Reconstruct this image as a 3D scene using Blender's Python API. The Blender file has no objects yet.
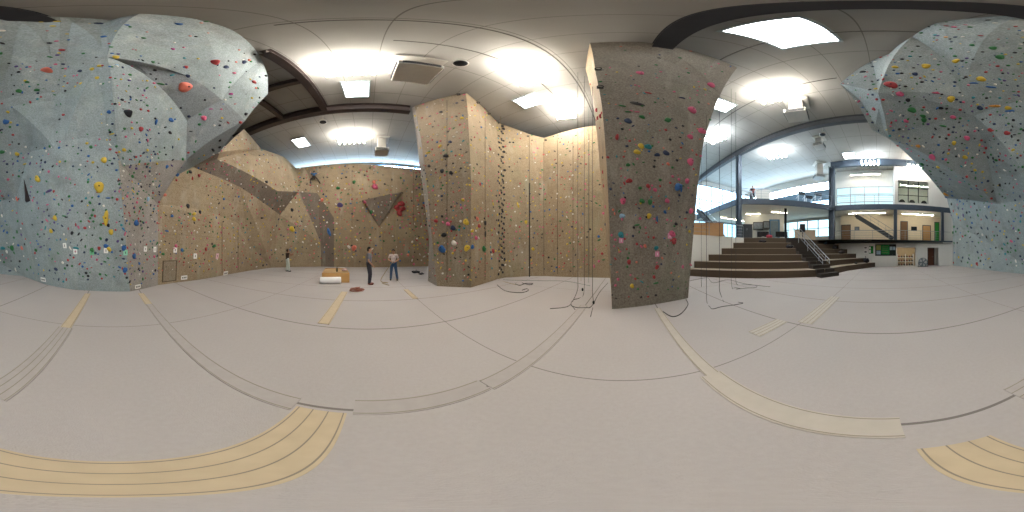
import bpy, bmesh, math, random
from mathutils import Vector, Matrix
from mathutils.bvhtree import BVHTree
random.seed(11)
sc = bpy.context.scene
COL = sc.collection
H = 1.6                      # eye height of the photographer
PI = math.pi
# ---------------------------------------------------------------- sight lines of the panorama (used to measure real positions)
LATMAX = 87.0
KV = 177.0 / 512
def ray(x, y):
    th = math.radians((x - 624) * 360 / 1024); e = math.radians(LATMAX - y * KV)
    return th, e
def atD(x, y, d):
    th, e = ray(x, y); return Vector((d * math.sin(th), d * math.cos(th), H + d * math.tan(e)))
def atZ(x, y, z):
    th, e = ray(x, y); return atD(x, y, (z - H) / math.tan(e))
def atX(x, y, X):
    th, e = ray(x, y); return atD(x, y, X / math.sin(th))
def atY(x, y, Y):
    th, e = ray(x, y); return atD(x, y, Y / math.cos(th))

# ---------------------------------------------------------------- materials
def lin(h):
    if isinstance(h, str):
        v = [int(h[i:i + 2], 16) / 255 for i in (0, 2, 4)]
    else:
        v = [c / 255 for c in h]
    return tuple(c / 12.92 if c <= .04045 else ((c + .055) / 1.055) ** 2.4 for c in v)
MATS = {}
def mat(name, col, rough=.7, var=.08, scale=5.0, bump=0.0, metal=0.0, spec=.3, detail=4.0):
    if name in MATS: return MATS[name]
    m = bpy.data.materials.new(name); m.use_nodes = True
    nt = m.node_tree; b = nt.nodes['Principled BSDF']
    c = lin(col)
    tc = nt.nodes.new('ShaderNodeTexCoord'); n = nt.nodes.new('ShaderNodeTexNoise')
    n.inputs['Scale'].default_value = scale; n.inputs['Detail'].default_value = detail
    nt.links.new(tc.outputs['Object'], n.inputs['Vector'])
    mx = nt.nodes.new('ShaderNodeMix'); mx.data_type = 'RGBA'
    mx.inputs[6].default_value = (*[max(0, k * (1 - var * 1.6)) for k in c], 1)
    mx.inputs[7].default_value = (*[min(1, k * (1 + var * 1.6)) for k in c], 1)
    nt.links.new(n.outputs['Fac'], mx.inputs[0]); nt.links.new(mx.outputs[2], b.inputs['Base Color'])
    b.inputs['Roughness'].default_value = rough; b.inputs['Metallic'].default_value = metal
    b.inputs['Specular IOR Level'].default_value = spec
    if bump:
        bp = nt.nodes.new('ShaderNodeBump'); bp.inputs['Strength'].default_value = bump; bp.inputs['Distance'].default_value = .02
        nt.links.new(n.outputs['Fac'], bp.inputs['Height']); nt.links.new(bp.outputs['Normal'], b.inputs['Normal'])
    MATS[name] = m; return m
def emat(name, col, strength):
    m = bpy.data.materials.new(name); m.use_nodes = True; nt = m.node_tree
    b = nt.nodes['Principled BSDF']; c = lin(col)
    b.inputs['Base Color'].default_value = (*c, 1)
    b.inputs['Emission Color'].default_value = (*c, 1); b.inputs['Emission Strength'].default_value = strength
    MATS[name] = m; return m
def wallmat(name, col, col2, seam=0.0, chalk=.0, streak=True):
    """textured plywood climbing panel: sand paint, chalky and scuffed patches, thin sheet joints"""
    m = bpy.data.materials.new(name); m.use_nodes = True; nt = m.node_tree; L = nt.links
    b = nt.nodes['Principled BSDF']; b.inputs['Roughness'].default_value = .85; b.inputs['Specular IOR Level'].default_value = .2
    tc = nt.nodes.new('ShaderNodeTexCoord')
    def noise(scale, detail, sz=1):
        mp = nt.nodes.new('ShaderNodeMapping'); mp.inputs['Scale'].default_value = (1, 1, sz)
        L.new(tc.outputs['Object'], mp.inputs['Vector'])
        n = nt.nodes.new('ShaderNodeTexNoise'); n.inputs['Scale'].default_value = scale; n.inputs['Detail'].default_value = detail
        n.inputs['Roughness'].default_value = .65
        L.new(mp.outputs['Vector'], n.inputs['Vector']); return n
    def mix(f, a, bb, typ='MIX'):
        x = nt.nodes.new('ShaderNodeMix'); x.data_type = 'RGBA'; x.blend_type = typ
        for i, v in ((0, f), (6, a), (7, bb)):
            if hasattr(v, 'is_linked') or hasattr(v, 'links'): L.new(v, x.inputs[i])
            elif i: x.inputs[i].default_value = (*v, 1)
            else: x.inputs[i].default_value = v
        return x.outputs[2]
    def ramp(src, lo, hi):
        r = nt.nodes.new('ShaderNodeMapRange'); r.inputs[1].default_value = lo; r.inputs[2].default_value = hi
        L.new(src, r.inputs[0]); return r.outputs[0]
    big = noise(.45, 5); fine = noise(22, 6); st = noise(1.6, 4, .22)
    c = mix(ramp(big.outputs['Fac'], .35, .65), lin(col), lin(col2))
    f = ramp(fine.outputs['Fac'], .3, .7)
    c = mix(f, mix(.3, c, (0, 0, 0)), mix(.13, c, (1, 1, 1)))
    c = mix(ramp(st.outputs['Fac'], .55, .8), c, mix(.35, c, lin('c9c4b8')))
    sc_ = noise(1.1, 6); gr_ = noise(.8, 5, .5)
    c = mix(ramp(sc_.outputs['Fac'], .52, .75), c, mix(.4, c, lin('5c5348')))
    c = mix(ramp(gr_.outputs['Fac'], .55, .78), c, mix(.3, c, lin('6f8462')))
    if seam:
        sp = nt.nodes.new('ShaderNodeSeparateXYZ'); L.new(tc.outputs['Object'], sp.inputs[0])
        acc = None
        for ax, s in (('Z', 2.44),):
            d = nt.nodes.new('ShaderNodeMath'); d.operation = 'DIVIDE'; d.inputs[1].default_value = s; L.new(sp.outputs[ax], d.inputs[0])
            fr = nt.nodes.new('ShaderNodeMath'); fr.operation = 'FRACT'; L.new(d.outputs[0], fr.inputs[0])
            lt = nt.nodes.new('ShaderNodeMath'); lt.operation = 'LESS_THAN'; lt.inputs[1].default_value = .012; L.new(fr.outputs[0], lt.inputs[0])
            acc = lt.outputs[0]
        k = nt.nodes.new('ShaderNodeMath'); k.operation = 'MULTIPLY'; k.inputs[1].default_value = seam; L.new(acc, k.inputs[0])
        c = mix(k.outputs[0], c, mix(.6, c, (0, 0, 0)))
    L.new(c, b.inputs['Base Color'])
    bp = nt.nodes.new('ShaderNodeBump'); bp.inputs['Strength'].default_value = .35; bp.inputs['Distance'].default_value = .03
    L.new(fine.outputs['Fac'], bp.inputs['Height']); L.new(bp.outputs['Normal'], b.inputs['Normal'])
    MATS[name] = m; return m
def gridmat(name, col, linecol, spx, spy, wx, wy, offx=0, offy=0, rough=.8, var=.06, nscale=3, bump=.0, wob=.0):
    """painted / carpeted plane with joints along x and y of the object"""
    m = bpy.data.materials.new(name); m.use_nodes = True; nt = m.node_tree; L = nt.links
    b = nt.nodes['Principled BSDF']; b.inputs['Roughness'].default_value = rough; b.inputs['Specular IOR Level'].default_value = .2
    tc = nt.nodes.new('ShaderNodeTexCoord'); sp = nt.nodes.new('ShaderNodeSeparateXYZ')
    n = nt.nodes.new('ShaderNodeTexNoise'); n.inputs['Scale'].default_value = nscale; n.inputs['Detail'].default_value = 8
    L.new(tc.outputs['Object'], n.inputs['Vector'])
    n2 = nt.nodes.new('ShaderNodeTexNoise'); n2.inputs['Scale'].default_value = .5; n2.inputs['Detail'].default_value = 3
    L.new(tc.outputs['Object'], n2.inputs['Vector'])
    wv = nt.nodes.new('ShaderNodeVectorMath'); wv.operation = 'MULTIPLY_ADD'
    L.new(n2.outputs['Color'], wv.inputs[0]); wv.inputs[1].default_value = (wob, wob, 0); L.new(tc.outputs['Object'], wv.inputs[2])
    L.new(wv.outputs[0], sp.inputs[0])
    def line(ax, s, w, off):
        a = nt.nodes.new('ShaderNodeMath'); a.operation = 'SUBTRACT'; a.inputs[1].default_value = off - w / 2; L.new(sp.outputs[ax], a.inputs[0])
        d = nt.nodes.new('ShaderNodeMath'); d.operation = 'DIVIDE'; d.inputs[1].default_value = s; L.new(a.outputs[0], d.inputs[0])
        fr = nt.nodes.new('ShaderNodeMath'); fr.operation = 'FRACT'; L.new(d.outputs[0], fr.inputs[0])
        lt = nt.nodes.new('ShaderNodeMath'); lt.operation = 'LESS_THAN'; lt.inputs[1].default_value = w / s; L.new(fr.outputs[0], lt.inputs[0])
        return lt.outputs[0]
    c = lin(col)
    base = nt.nodes.new('ShaderNodeMix'); base.data_type = 'RGBA'
    base.inputs[6].default_value = (*[k * (1 - 2 * var) for k in c], 1); base.inputs[7].default_value = (*[min(1, k * (1 + 2 * var)) for k in c], 1)
    av = nt.nodes.new('ShaderNodeMath'); av.operation = 'MULTIPLY_ADD'; av.inputs[1].default_value = .5
    h = nt.nodes.new('ShaderNodeMath'); h.operation = 'MULTIPLY'; h.inputs[1].default_value = .5
    L.new(n.outputs['Fac'], av.inputs[0]); L.new(n2.outputs['Fac'], h.inputs[0]); L.new(h.outputs[0], av.inputs[2])
    L.new(av.outputs[0], base.inputs[0])
    mxx = nt.nodes.new('ShaderNodeMath'); mxx.operation = 'MAXIMUM'
    ls = []
    if spx: ls.append(line('X', spx, wx, offx))
    if spy: ls.append(line('Y', spy, wy, offy))
    if len(ls) == 2: L.new(ls[0], mxx.inputs[0]); L.new(ls[1], mxx.inputs[1])
    else: L.new(ls[0], mxx.inputs[0]); mxx.inputs[1].default_value = 0
    o = nt.nodes.new('ShaderNodeMix'); o.data_type = 'RGBA'; o.inputs[7].default_value = (*lin(linecol), 1)
    L.new(mxx.outputs[0], o.inputs[0]); L.new(base.outputs[2], o.inputs[6]); L.new(o.outputs[2], b.inputs['Base Color'])
    if bump:
        n3 = nt.nodes.new('ShaderNodeTexNoise'); n3.inputs['Scale'].default_value = 90; n3.inputs['Detail'].default_value = 3
        L.new(tc.outputs['Object'], n3.inputs['Vector'])
        bp = nt.nodes.new('ShaderNodeBump'); bp.inputs['Strength'].default_value = bump; bp.inputs['Distance'].default_value = .01
        L.new(n3.outputs['Fac'], bp.inputs['Height']); L.new(bp.outputs['Normal'], b.inputs['Normal'])
    MATS[name] = m; return m

WHITE = mat('white_paint', 'd9d7d0', .6, .03)
STEEL = mat('blue_grey_steel', '4b5560', .5, .06, metal=.2)
BEAM = mat('dark_painted_beam', '4c423f', .55, .08)
DARK = mat('dark_rubber', '1c1c1e', .6, .1)
RAILM = mat('brushed_rail', '9a9fa2', .35, .04, metal=.8)
GREYD = mat('dark_grey_plastic', '3f4246', .5, .06)

# ---------------------------------------------------------------- mesh builder
class MB:
    def __init__(s): s.v = []; s.f = []; s.m = []
    def add(s, vs, fs, mi=0):
        o = len(s.v); s.v += [tuple(v) for v in vs]; s.f += [tuple(i + o for i in f) for f in fs]; s.m += [mi] * len(fs); return s
    def box(s, c, d, rz=0, mi=0, M=None):
        R = Matrix.Rotation(rz, 3, 'Z') if M is None else M
        vs = [Vector(c) + R @ Vector((x * d[0] / 2, y * d[1] / 2, z * d[2] / 2)) for x in (-1, 1) for y in (-1, 1) for z in (-1, 1)]
        return s.add(vs, [(0, 1, 3, 2), (4, 6, 7, 5), (0, 4, 5, 1), (2, 3, 7, 6), (0, 2, 6, 4), (1, 5, 7, 3)], mi)
    def bar(s, a, b, w, h, mi=0):
        a, b = Vector(a), Vector(b); d = b - a; L = d.length; z = d.normalized()
        up = Vector((0, 0, 1)) if abs(z.z) < .95 else Vector((0, 1, 0))
        x = up.cross(z).normalized(); y = z.cross(x)
        M = Matrix((x, y, z)).transposed()
        return s.box((a + b) / 2, (w, h, L), M=M, mi=mi)
    def cyl(s, a, b, r0, r1=None, n=12, mi=0, cap=True):
        r1 = r0 if r1 is None else r1
        a, b = Vector(a), Vector(b); z = (b - a).normalized()
        x = z.orthogonal().normalized(); y = z.cross(x)
        vs = []
        for p, r in ((a, r0), (b, r1)):
            for i in range(n):
                t = 2 * PI * i / n; vs.append(p + x * (r * math.cos(t)) + y * (r * math.sin(t)))
        fs = [(i, (i + 1) % n, n + (i + 1) % n, n + i) for i in range(n)]
        if cap: fs += [tuple(range(n - 1, -1, -1)), tuple(range(n, 2 * n))]
        return s.add(vs, fs, mi)
    def lathe(s, prof, c=(0, 0, 0), n=20, mi=0):
        vs, fs = [], []
        for r, z in prof:
            for i in range(n):
                t = 2 * PI * i / n; vs.append((c[0] + r * math.cos(t), c[1] + r * math.sin(t), c[2] + z))
        for k in range(len(prof) - 1):
            for i in range(n): fs.append((k * n + i, k * n + (i + 1) % n, (k + 1) * n + (i + 1) % n, (k + 1) * n + i))
        fs += [tuple(range(n - 1, -1, -1)), tuple(range((len(prof) - 1) * n, len(prof) * n))]
        return s.add(vs, fs, mi)
    def prism(s, poly, z0, z1, mi=0):
        n = len(poly); vs = [(p[0], p[1], z0) for p in poly] + [(p[0], p[1], z1) for p in poly]
        fs = [tuple(range(n - 1, -1, -1)), tuple(range(n, 2 * n))] + [(i, (i + 1) % n, n + (i + 1) % n, n + i) for i in range(n)]
        return s.add(vs, fs, mi)
    def tube(s, pts, r, n=8, mi=0):
        pts = [Vector(p) for p in pts]; vs, fs = [], []
        x = None
        for i, p in enumerate(pts):
            t = (pts[min(i + 1, len(pts) - 1)] - pts[max(i - 1, 0)]).normalized()
            x = t.orthogonal().normalized() if x is None else (x - t * x.dot(t)).normalized()
            y = t.cross(x)
            vs += [p + x * (r * math.cos(2 * PI * k / n)) + y * (r * math.sin(2 * PI * k / n)) for k in range(n)]
        for i in range(len(pts) - 1):
            for k in range(n): fs.append((i * n + k, i * n + (k + 1) % n, (i + 1) * n + (k + 1) % n, (i + 1) * n + k))
        fs += [tuple(range(n - 1, -1, -1)), tuple(range((len(pts) - 1) * n, len(pts) * n))]
        return s.add(vs, fs, mi)
    def ell(s, c, r, n=14, k=9, M=None, mi=0):
        vs, fs = [], []; c = Vector(c); M = M or Matrix.Identity(3)
        for j in range(k + 1):
            a = PI * j / k
            for i in range(n):
                t = 2 * PI * i / n
                vs.append(c + M @ Vector((r[0] * math.sin(a) * math.cos(t), r[1] * math.sin(a) * math.sin(t), r[2] * math.cos(a))))
        for j in range(k):
            for i in range(n): fs.append((j * n + i, j * n + (i + 1) % n, (j + 1) * n + (i + 1) % n, (j + 1) * n + i))
        return s.add(vs, fs, mi)
    def build(s, name, mats, parent=None, smooth=False, bevel=0, world=True):
        me = bpy.data.meshes.new(name)
        off = parent.location if (parent is not None and world) else Vector((0, 0, 0))
        gp = parent.parent if parent is not None else None
        if gp is not None and world: off = off + gp.location
        me.from_pydata([Vector(v) - off for v in s.v], [], s.f)
        bm = bmesh.new(); bm.from_mesh(me); bmesh.ops.remove_doubles(bm, verts=bm.verts, dist=1e-5)
        bmesh.ops.recalc_face_normals(bm, faces=bm.faces)
        bm.to_mesh(me); bm.free()
        ms = mats if isinstance(mats, (list, tuple)) else [mats]
        for m in ms: me.materials.append(m)
        if len(ms) > 1 and len(me.polygons) == len(s.m):
            for p, i in zip(me.polygons, s.m): p.material_index = i
        if smooth:
            for p in me.polygons: p.use_smooth = True
        o = bpy.data.objects.new(name, me); COL.objects.link(o)
        if parent is not None: o.parent = parent
        if bevel:
            b = o.modifiers.new('bevel', 'BEVEL'); b.width = bevel; b.segments = 2; b.limit_method = 'ANGLE'
        return o
def tag(o, label=None, cat=None, group=None, kind=None):
    if label: o['label'] = label
    if cat: o['category'] = cat
    if group: o['group'] = group
    if kind: o['kind'] = kind
    return o
def thing(name, loc, label, cat, group=None, rz=0):
    o = bpy.data.objects.new(name, None); COL.objects.link(o); o.location = loc; o.rotation_euler = (0, 0, rz)
    o.empty_display_size = .1
    return tag(o, label, cat, group)
def struct(o): o['kind'] = 'structure'; return o
def copy_tree(o, parent=None):
    c = o.copy(); COL.objects.link(c)
    if parent is not None: c.parent = parent
    for ch in list(o.children): copy_tree(ch, c)
    return c

# ================================================================= SHELL
ZC = 12.4
FLOORM = gridmat('carpet_bonded_foam_floor', 'a7a09b', '746d68', 2.05, 4.9, .03, .014, offx=.95, offy=1.65, var=.07, nscale=26, bump=.35, wob=.05)
struct(MB().box((2, 3, -.1), (46, 40, .2)).build('floor', FLOORM))
CEILM = gridmat('white_roof_deck', '9d9a93', '77736c', 2.9, 1.22, .03, .022, offx=-1.75, offy=.3, var=.05, nscale=2)
struct(MB().box((2, 3, ZC + .1), (46, 40, .2)).build('ceiling', CEILM))

def perimeter(name, a, b, z0, z1, m=WHITE, th=.2):
    a, b = Vector((*a, 0)), Vector((*b, 0)); d = (b - a); n = Vector((d.y, -d.x, 0)).normalized() * th
    return struct(MB().prism([a, b, b + n, a + n], z0, z1).build(name, m))
OUTW = mat('outer_wall_paint', 'bdb9b0', .8, .04)
perimeter('wall_west_shell', (-18.3, -12), (-18.3, 14), 0, 11.55, OUTW, -.2)
perimeter('wall_west_head', (-18.3, -12), (-18.3, 14), 12.15, ZC, OUTW, -.2)
perimeter('wall_south_shell', (-18.3, -11.2), (24, -11.2), 0, ZC, OUTW)
perimeter('wall_north_shell', (-18.3, 14), (.4, 14), 0, ZC, OUTW, -.2)
perimeter('wall_north_return', (.4, 10.4), (.4, 21), 0, ZC, OUTW, -.2)

# ---- climbing walls -------------------------------------------------
GREY = wallmat('grey_climbing_panel', '84908f', '97a19e', seam=.0)
TAUPE = wallmat('taupe_climbing_panel', '8d867c', '9a9187', seam=.0)
DGREY = wallmat('shadowed_grey_climbing_panel', '777e80', '83898a')  # grey panel, the shadow under the roof prow mixed into its colour
TAN = wallmat('tan_climbing_panel', '8c7450', 'a18a64', seam=.25)
OLIVE = wallmat('brown_climbing_panel', '7d694c', '8a7658', seam=.2)
PILM = wallmat('olive_grey_climbing_panel', '7b7060', '877b69', seam=.0)
HOLDWALLS = []
def skin(name, V, F, mats, kind=True, back=(0, -.12, .06), parent=None):
    """V: {key: point}; F: [(keys, material index, zone)]: panels facing the hall, with the depth of their timber frame behind"""
    keys = list(V); idx = {k: i for i, k in enumerate(keys)}; nv = len(keys); back = Vector(back)
    off = parent.location if parent is not None else Vector((0, 0, 0))
    me = bpy.data.meshes.new(name); fs = []; cam = Vector((0, 0, H)); edges = {}
    for ks, mi, zone in F:
        p = [V[k] for k in ks]; nrm = Vector((0, 0, 0))
        for i in range(len(p)): nrm += p[i].cross(p[(i + 1) % len(p)])
        ii = [idx[k] for k in ks]
        if nrm.dot(cam - sum(p, Vector((0, 0, 0))) / len(p)) < 0: ii.reverse()
        fs.append(ii)
        for i in range(len(ii)): e = tuple(sorted((ii[i], ii[(i + 1) % len(ii)]))); edges.setdefault(e, []).append(mi)
    allf = fs + [[i + nv for i in reversed(f)] for f in fs]; am = [f[1] for f in F] * 2
    for (i, j), m in edges.items():
        if len(m) == 1: allf.append([i, j, j + nv, i + nv]); am.append(m[0])
    me.from_pydata([V[k] - off for k in keys] + [V[k] - off + back for k in keys], [], allf)
    for m in mats: me.materials.append(m)
    for p, mi in zip(me.polygons, am): p.material_index = mi
    o = bpy.data.objects.new(name, me); COL.objects.link(o)
    if kind: struct(o)
    if parent is not None: o.parent = parent
    HOLDWALLS.append((me, off, fs, [f[2] for f in F]))
    return o

G = {}
def g(k, p): G[k] = p
zt = 12.0
g('a0', Vector((17.5, -8.35, 0))); g('F', atD(946, 198, 19.3)); g('E', atD(997, 204, 11.4)); g('a1', atZ(23, 276, 0))
g('a0t', Vector((17.5, -8.35, 5.0)))
g('R', atD(16, 199, 8.9)); g('Q', atD(27, 160, 7.3)); g('a2', atZ(44, 284, 0)); g('a3', atZ(60, 287.5, 0)); g('a4', atZ(76, 290, 0)); g('a5', atZ(130, 291.5, 0))
g('N', atD(117, 150, 5.3)); g('K', atD(107, 57, 3.2))
g('A', atD(889, 139, 7.5)); g('A2', atD(872, 130, 7.2)); g('B', atD(878, 93, 5.2)); g('C', atD(963, 97, 5.5)); g('D', atD(974, 116, 6.4))
g('T', atD(840, 84, 5.4)); g('U1', atZ(872, 61, zt)); g('U2', atZ(889, 54, zt)); g('U3', atZ(937, 23, zt)); g('U4', atZ(1024, 15, zt)); g('U5', atZ(60, 17, zt))
g('U6', atZ(110, 20, zt)); g('U7', atZ(140, 13.5, zt)); g('U8', atZ(190, 18, zt)); g('U9', atZ(232, 30, zt)); g('U10', atZ(262, 60, zt)); g('V5', atD(268, 94, 6.3))
g('P1', atD(1024, 100, 5.7)); g('P2', atD(60, 92, 4.9)); g('P3', atD(60, 156, 5.95))
g('U21', atZ(912, 37, zt)); g('U101', atD(268, 77, 5.5))
g('S1', atD(186, 160, 7.2)); g('S2', atD(187, 121, 6.2)); g('S3', atD(161, 88, 4.6)); g('S4', atD(126, 64, 3.6)); g('S0', atD(158, 205, 7.5)); g('a6', atZ(158, 285, 0))
g('N2', atD(122, 166, 5.6)); g('S01', atD(172, 178, 7.4))
g('V', atD(245, 121, 6.7)); g('V2', atD(222, 100, 5.7)); g('V3', atD(187, 76, 4.3)); g('V4', atD(135, 61, 3.4)); g('W', atD(220, 152, 8.3)); g('W0', atD(193, 167, 8.2))
zoneU = 'the big grey overhang overhead'
zl = 'the upright foot of the grey wall'
gf = [
 (('a0', 'a1', 'R', 'E', 'F', 'a0t'), 0, 'the long upright grey wall by the lounge'),
 (('a1', 'a2', 'a3', 'Q', 'R'), 0, 'the grey corner fold by the floor'),
 (('a3', 'a4', 'a5', 'N', 'P3', 'Q'), 0, 'the steep grey face above the floor'),
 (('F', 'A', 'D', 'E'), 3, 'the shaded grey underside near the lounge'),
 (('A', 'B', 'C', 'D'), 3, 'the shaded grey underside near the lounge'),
 (('T', 'A2', 'A', 'B'), 0, 'the pale pointed grey prow'), (('U1', 'T', 'B'), 0, 'the pale pointed grey prow'),
 (('U1', 'B', 'C', 'U21', 'U2'), 0, 'the grey roof panel beside the skylight'),
 (('U21', 'C', 'P1', 'U4', 'U3'), 0, 'the big grey overhang overhead'),
 (('C', 'D', 'P1'), 0, 'the big grey overhang overhead'), (('D', 'E', 'R', 'P1'), 0, 'the grey overhang above the long wall'),
 (('R', 'Q', 'P1'), 0, 'the grey overhang above the corner fold'), (('Q', 'P3', 'P2', 'P1'), 0, 'the grey overhang above the corner fold'), (('P1', 'P2', 'U5', 'U4'), 0, 'the big grey overhang overhead'),
 (('P2', 'K', 'U6', 'U5'), 0, 'the grey overhang above the arete'), (('P2', 'P3', 'N', 'K'), 0, 'the grey overhang above the arete'),
 (('K', 'S4', 'S3', 'S2', 'S1', 'N2', 'N'), 0, 'the blue-grey arete panel'), (('N', 'N2', 'a5'), 1, 'the taupe arete panel by the floor'), (('N2', 'S0', 'a6', 'a5'), 1, 'the taupe arete panel by the floor'), (('N2', 'S1', 'S01', 'S0'), 1, 'the taupe arete panel by the floor'),
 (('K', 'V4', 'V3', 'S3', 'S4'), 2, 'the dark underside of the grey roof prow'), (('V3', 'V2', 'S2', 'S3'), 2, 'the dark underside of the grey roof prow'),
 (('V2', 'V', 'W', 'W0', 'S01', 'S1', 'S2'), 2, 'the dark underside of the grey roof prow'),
 (('K', 'U6', 'U7', 'U8', 'V3', 'V4'), 0, 'the pale grey roof prow'), (('U8', 'U9', 'U10', 'V2', 'V3'), 0, 'the pale grey roof prow'),
 (('U10', 'U101', 'V5', 'V', 'V2'), 0, 'the pale grey roof prow')]
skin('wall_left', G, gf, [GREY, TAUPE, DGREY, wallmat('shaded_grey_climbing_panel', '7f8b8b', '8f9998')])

W = {k: G[k] for k in ('a6', 'S0', 'W0', 'W', 'S01')}
def w(k, p): W[k] = p
w('b1', atZ(180, 282, 0)); w('b2', atZ(200, 279.5, 0)); w('b3', atZ(230, 274, 0)); w('b4', atZ(250, 270.5, 0)); w('b5', atZ(272, 267.6, 0)); w('b6', atZ(300, 266.8, 0)); 
w('r1', atD(172, 205, 7.9)); w('r2', atD(205, 216, 9.2)); w('r3', atD(235, 229, 11.3)); w('r4', atD(248, 243, 13.1))
w('q2', atD(207, 211, 9.35)); w('q3', atD(238, 223, 11.6)); w('c3', atD(280, 215, 16.4))
def atP(x, y, q, n):
    th, e = ray(x, y); d = Vector((math.sin(th) * math.cos(e), math.cos(th) * math.cos(e), math.sin(e))); o = Vector((0, 0, H)); n = Vector(n)
    return o + d * ((q - o).dot(n) / d.dot(n))
bq, bn = G['W0'], (-.05, .88, -.45)
for k, x, y in (('c1', 205, 172), ('c2', 240, 187), ('d1', 217, 159), ('d2', 277, 191)): w(k, atP(x, y, bq, bn))
w('c4', atD(298, 192, 17.4))
w('t0', atZ(244, 129, 11.4)); w('t1', atZ(261, 149, 11.5)); w('t2', atZ(284, 157, 11.6)); w('t3', atX(296, 168, -17)); w('t4', atX(345, 164, -17)); w('t5', atX(395, 167, -17)); w('t6', atX(432, 171, -17))
for k, x, y in (('e1', 299, 192), ('e2', 317, 193), ('e3', 334, 218), ('e4', 321, 243), ('e5', 334, 266.8), ('e6', 321, 266.8), ('x1', 430, 218)): w(k, atX(x, y, -17))
W['e5'].z = W['e6'].z = 0; W['e1'] = atD(299.5, 192, 17.5)
w('y1', atX(304, 167, -17)); w('b9', Vector((-17, W['x1'].y, 0)))
tanleft = 'the tan wall left of the back corner'; back = 'the tan back wall'
wf = [
 (('a6', 'b1', 'b2', 'r2', 'r1', 'S0'), 0, 'the lower tan wall beside the arete'), (('b2', 'b3', 'r3', 'r2'), 0, 'the lower tan wall beside the arete'), (('b3', 'b4', 'r4', 'r3'), 0, 'the lower tan wall beside the arete'),
 (('r1', 'r2', 'q2'), 0, tanleft), (('r2', 'r3', 'q3', 'q2'), 0, tanleft), (('r3', 'r4', 'q3'), 0, tanleft),
 (('S0', 'r1', 'q2', 'c1', 'W0', 'S01'), 0, 'the tan wall under the dark grey prow'), (('q2', 'q3', 'c2', 'c1'), 0, tanleft), (('q3', 'r4', 'b4', 'b5', 'c3', 'c2'), 0, tanleft),
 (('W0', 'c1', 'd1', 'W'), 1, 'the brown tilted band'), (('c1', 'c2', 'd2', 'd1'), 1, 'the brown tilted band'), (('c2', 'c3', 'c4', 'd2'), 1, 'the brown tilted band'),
 (('W', 'd1', 't1', 't0'), 0, 'the pale upper tan wall near the beams'), (('d1', 'd2', 't2', 't1'), 0, 'the pale upper tan wall near the beams'), (('d2', 'c4', 't3', 't2'), 0, 'the pale upper tan wall near the beams'),
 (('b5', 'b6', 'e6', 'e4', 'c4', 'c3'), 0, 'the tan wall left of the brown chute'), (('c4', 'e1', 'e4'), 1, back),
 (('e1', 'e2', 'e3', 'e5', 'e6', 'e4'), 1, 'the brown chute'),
 (('c4', 't3', 'y1', 'e1'), 0, 'the upper tan back wall'), (('e1', 'y1', 'e2'), 0, 'the upper tan back wall'), (('e2', 'y1', 't4', 't5', 't6', 'x1', 'e3'), 0, 'the upper tan back wall'),
 (('e3', 'x1', 'b9', 'e5'), 0, 'the lower tan back wall')]
CHUTE = wallmat('shaded_tan_climbing_panel', '624f39', '6f5c44', seam=.2)  # tan panel with the shade of steep and tilted facets put into its colour
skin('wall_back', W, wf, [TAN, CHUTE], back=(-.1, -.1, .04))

# shade-darkened triangular volume bolted on the back wall, its large face tipped downwards
Tr = {'h1': atX(362, 201, -16.98), 'h2': atX(402, 192, -16.98), 'h3': atX(379, 227, -16.98)}
Tr['j1'] = atX(364, 200, -16.55); Tr['j2'] = atX(400.5, 193, -16.55)
tag(skin('wall_volume', Tr, [(('j1', 'j2', 'h3'), 0, 'the brown triangle volume'), (('h1', 'j1', 'h3'), 0, 'the brown triangle volume'), (('h2', 'j2', 'h3'), 0, 'the brown triangle volume'), (('h1', 'h2', 'j2', 'j1'), 0, 'the brown triangle volume')], [MATS['shaded_tan_climbing_panel']], False, back=(-.01, 0, 0)),
    'brown downward pointing triangular volume on the tan back wall left of the tower', 'climbing volume')

# tower (a free-standing corner buttress)
tw = thing('climbing_tower', (-7.2, 4.6, 0), 'broad tan climbing tower with a crooked faceted front standing right of the two men', 'climbing tower')
Tv = {'l0': atZ(428, 281, 0), 'f0': atZ(437, 286, 0), 'f1': atZ(471, 287.5, 0), 's0': atZ(498, 279, 0),
      'lm': atD(419.5, 165, 8.9), 'fm': atD(424.5, 165, 8.1), 'gm': atD(471, 178, 7.3), 'sm': atD(499, 190, 9.9), 'k0': atD(429, 240, 8.9), 'k1': atD(432, 240, 7.9),
      'lt': atZ(412, 108, 12.2), 'ft': atZ(414.5, 106, 12.3), 'gt': atZ(466, 93, 12.35), 'st': atZ(496, 121, 12.2), 'bl': Vector((-10.2, 6.5, 0)), 'blt': Vector((-10.2, 6.5, 12.3))}
skin('front_face', Tv, [(('f0', 'f1', 'gm', 'fm', 'k1'), 0, 'the tower front'), (('fm', 'gm', 'gt', 'ft'), 0, 'the upper tower front')], [OLIVE], False, back=(-.1, .12, 0), parent=tw)
skin('side_face', Tv, [(('f1', 's0', 'sm', 'gm'), 0, 'the tower right side'), (('gm', 'sm', 'st', 'gt'), 0, 'the upper tower right side')], [TAN], False, back=(-.14, 0, 0), parent=tw)
skin('edge_face', Tv, [(('l0', 'f0', 'k1', 'k0'), 0, 'the narrow left edge of the tower'), (('k0', 'k1', 'fm', 'lm'), 0, 'the narrow left edge of the tower'), (('lm', 'fm', 'ft', 'lt'), 0, 'the narrow left edge of the tower')], [TAUPE], False, back=(-.02, .14, 0), parent=tw)
MB().add([Tv[k] for k in ('l0', 'k0', 'lm', 'lt', 'blt', 'bl')], [(0, 1, 2, 3, 4, 5)]).build('rear_face', OLIVE, tw)

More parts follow.
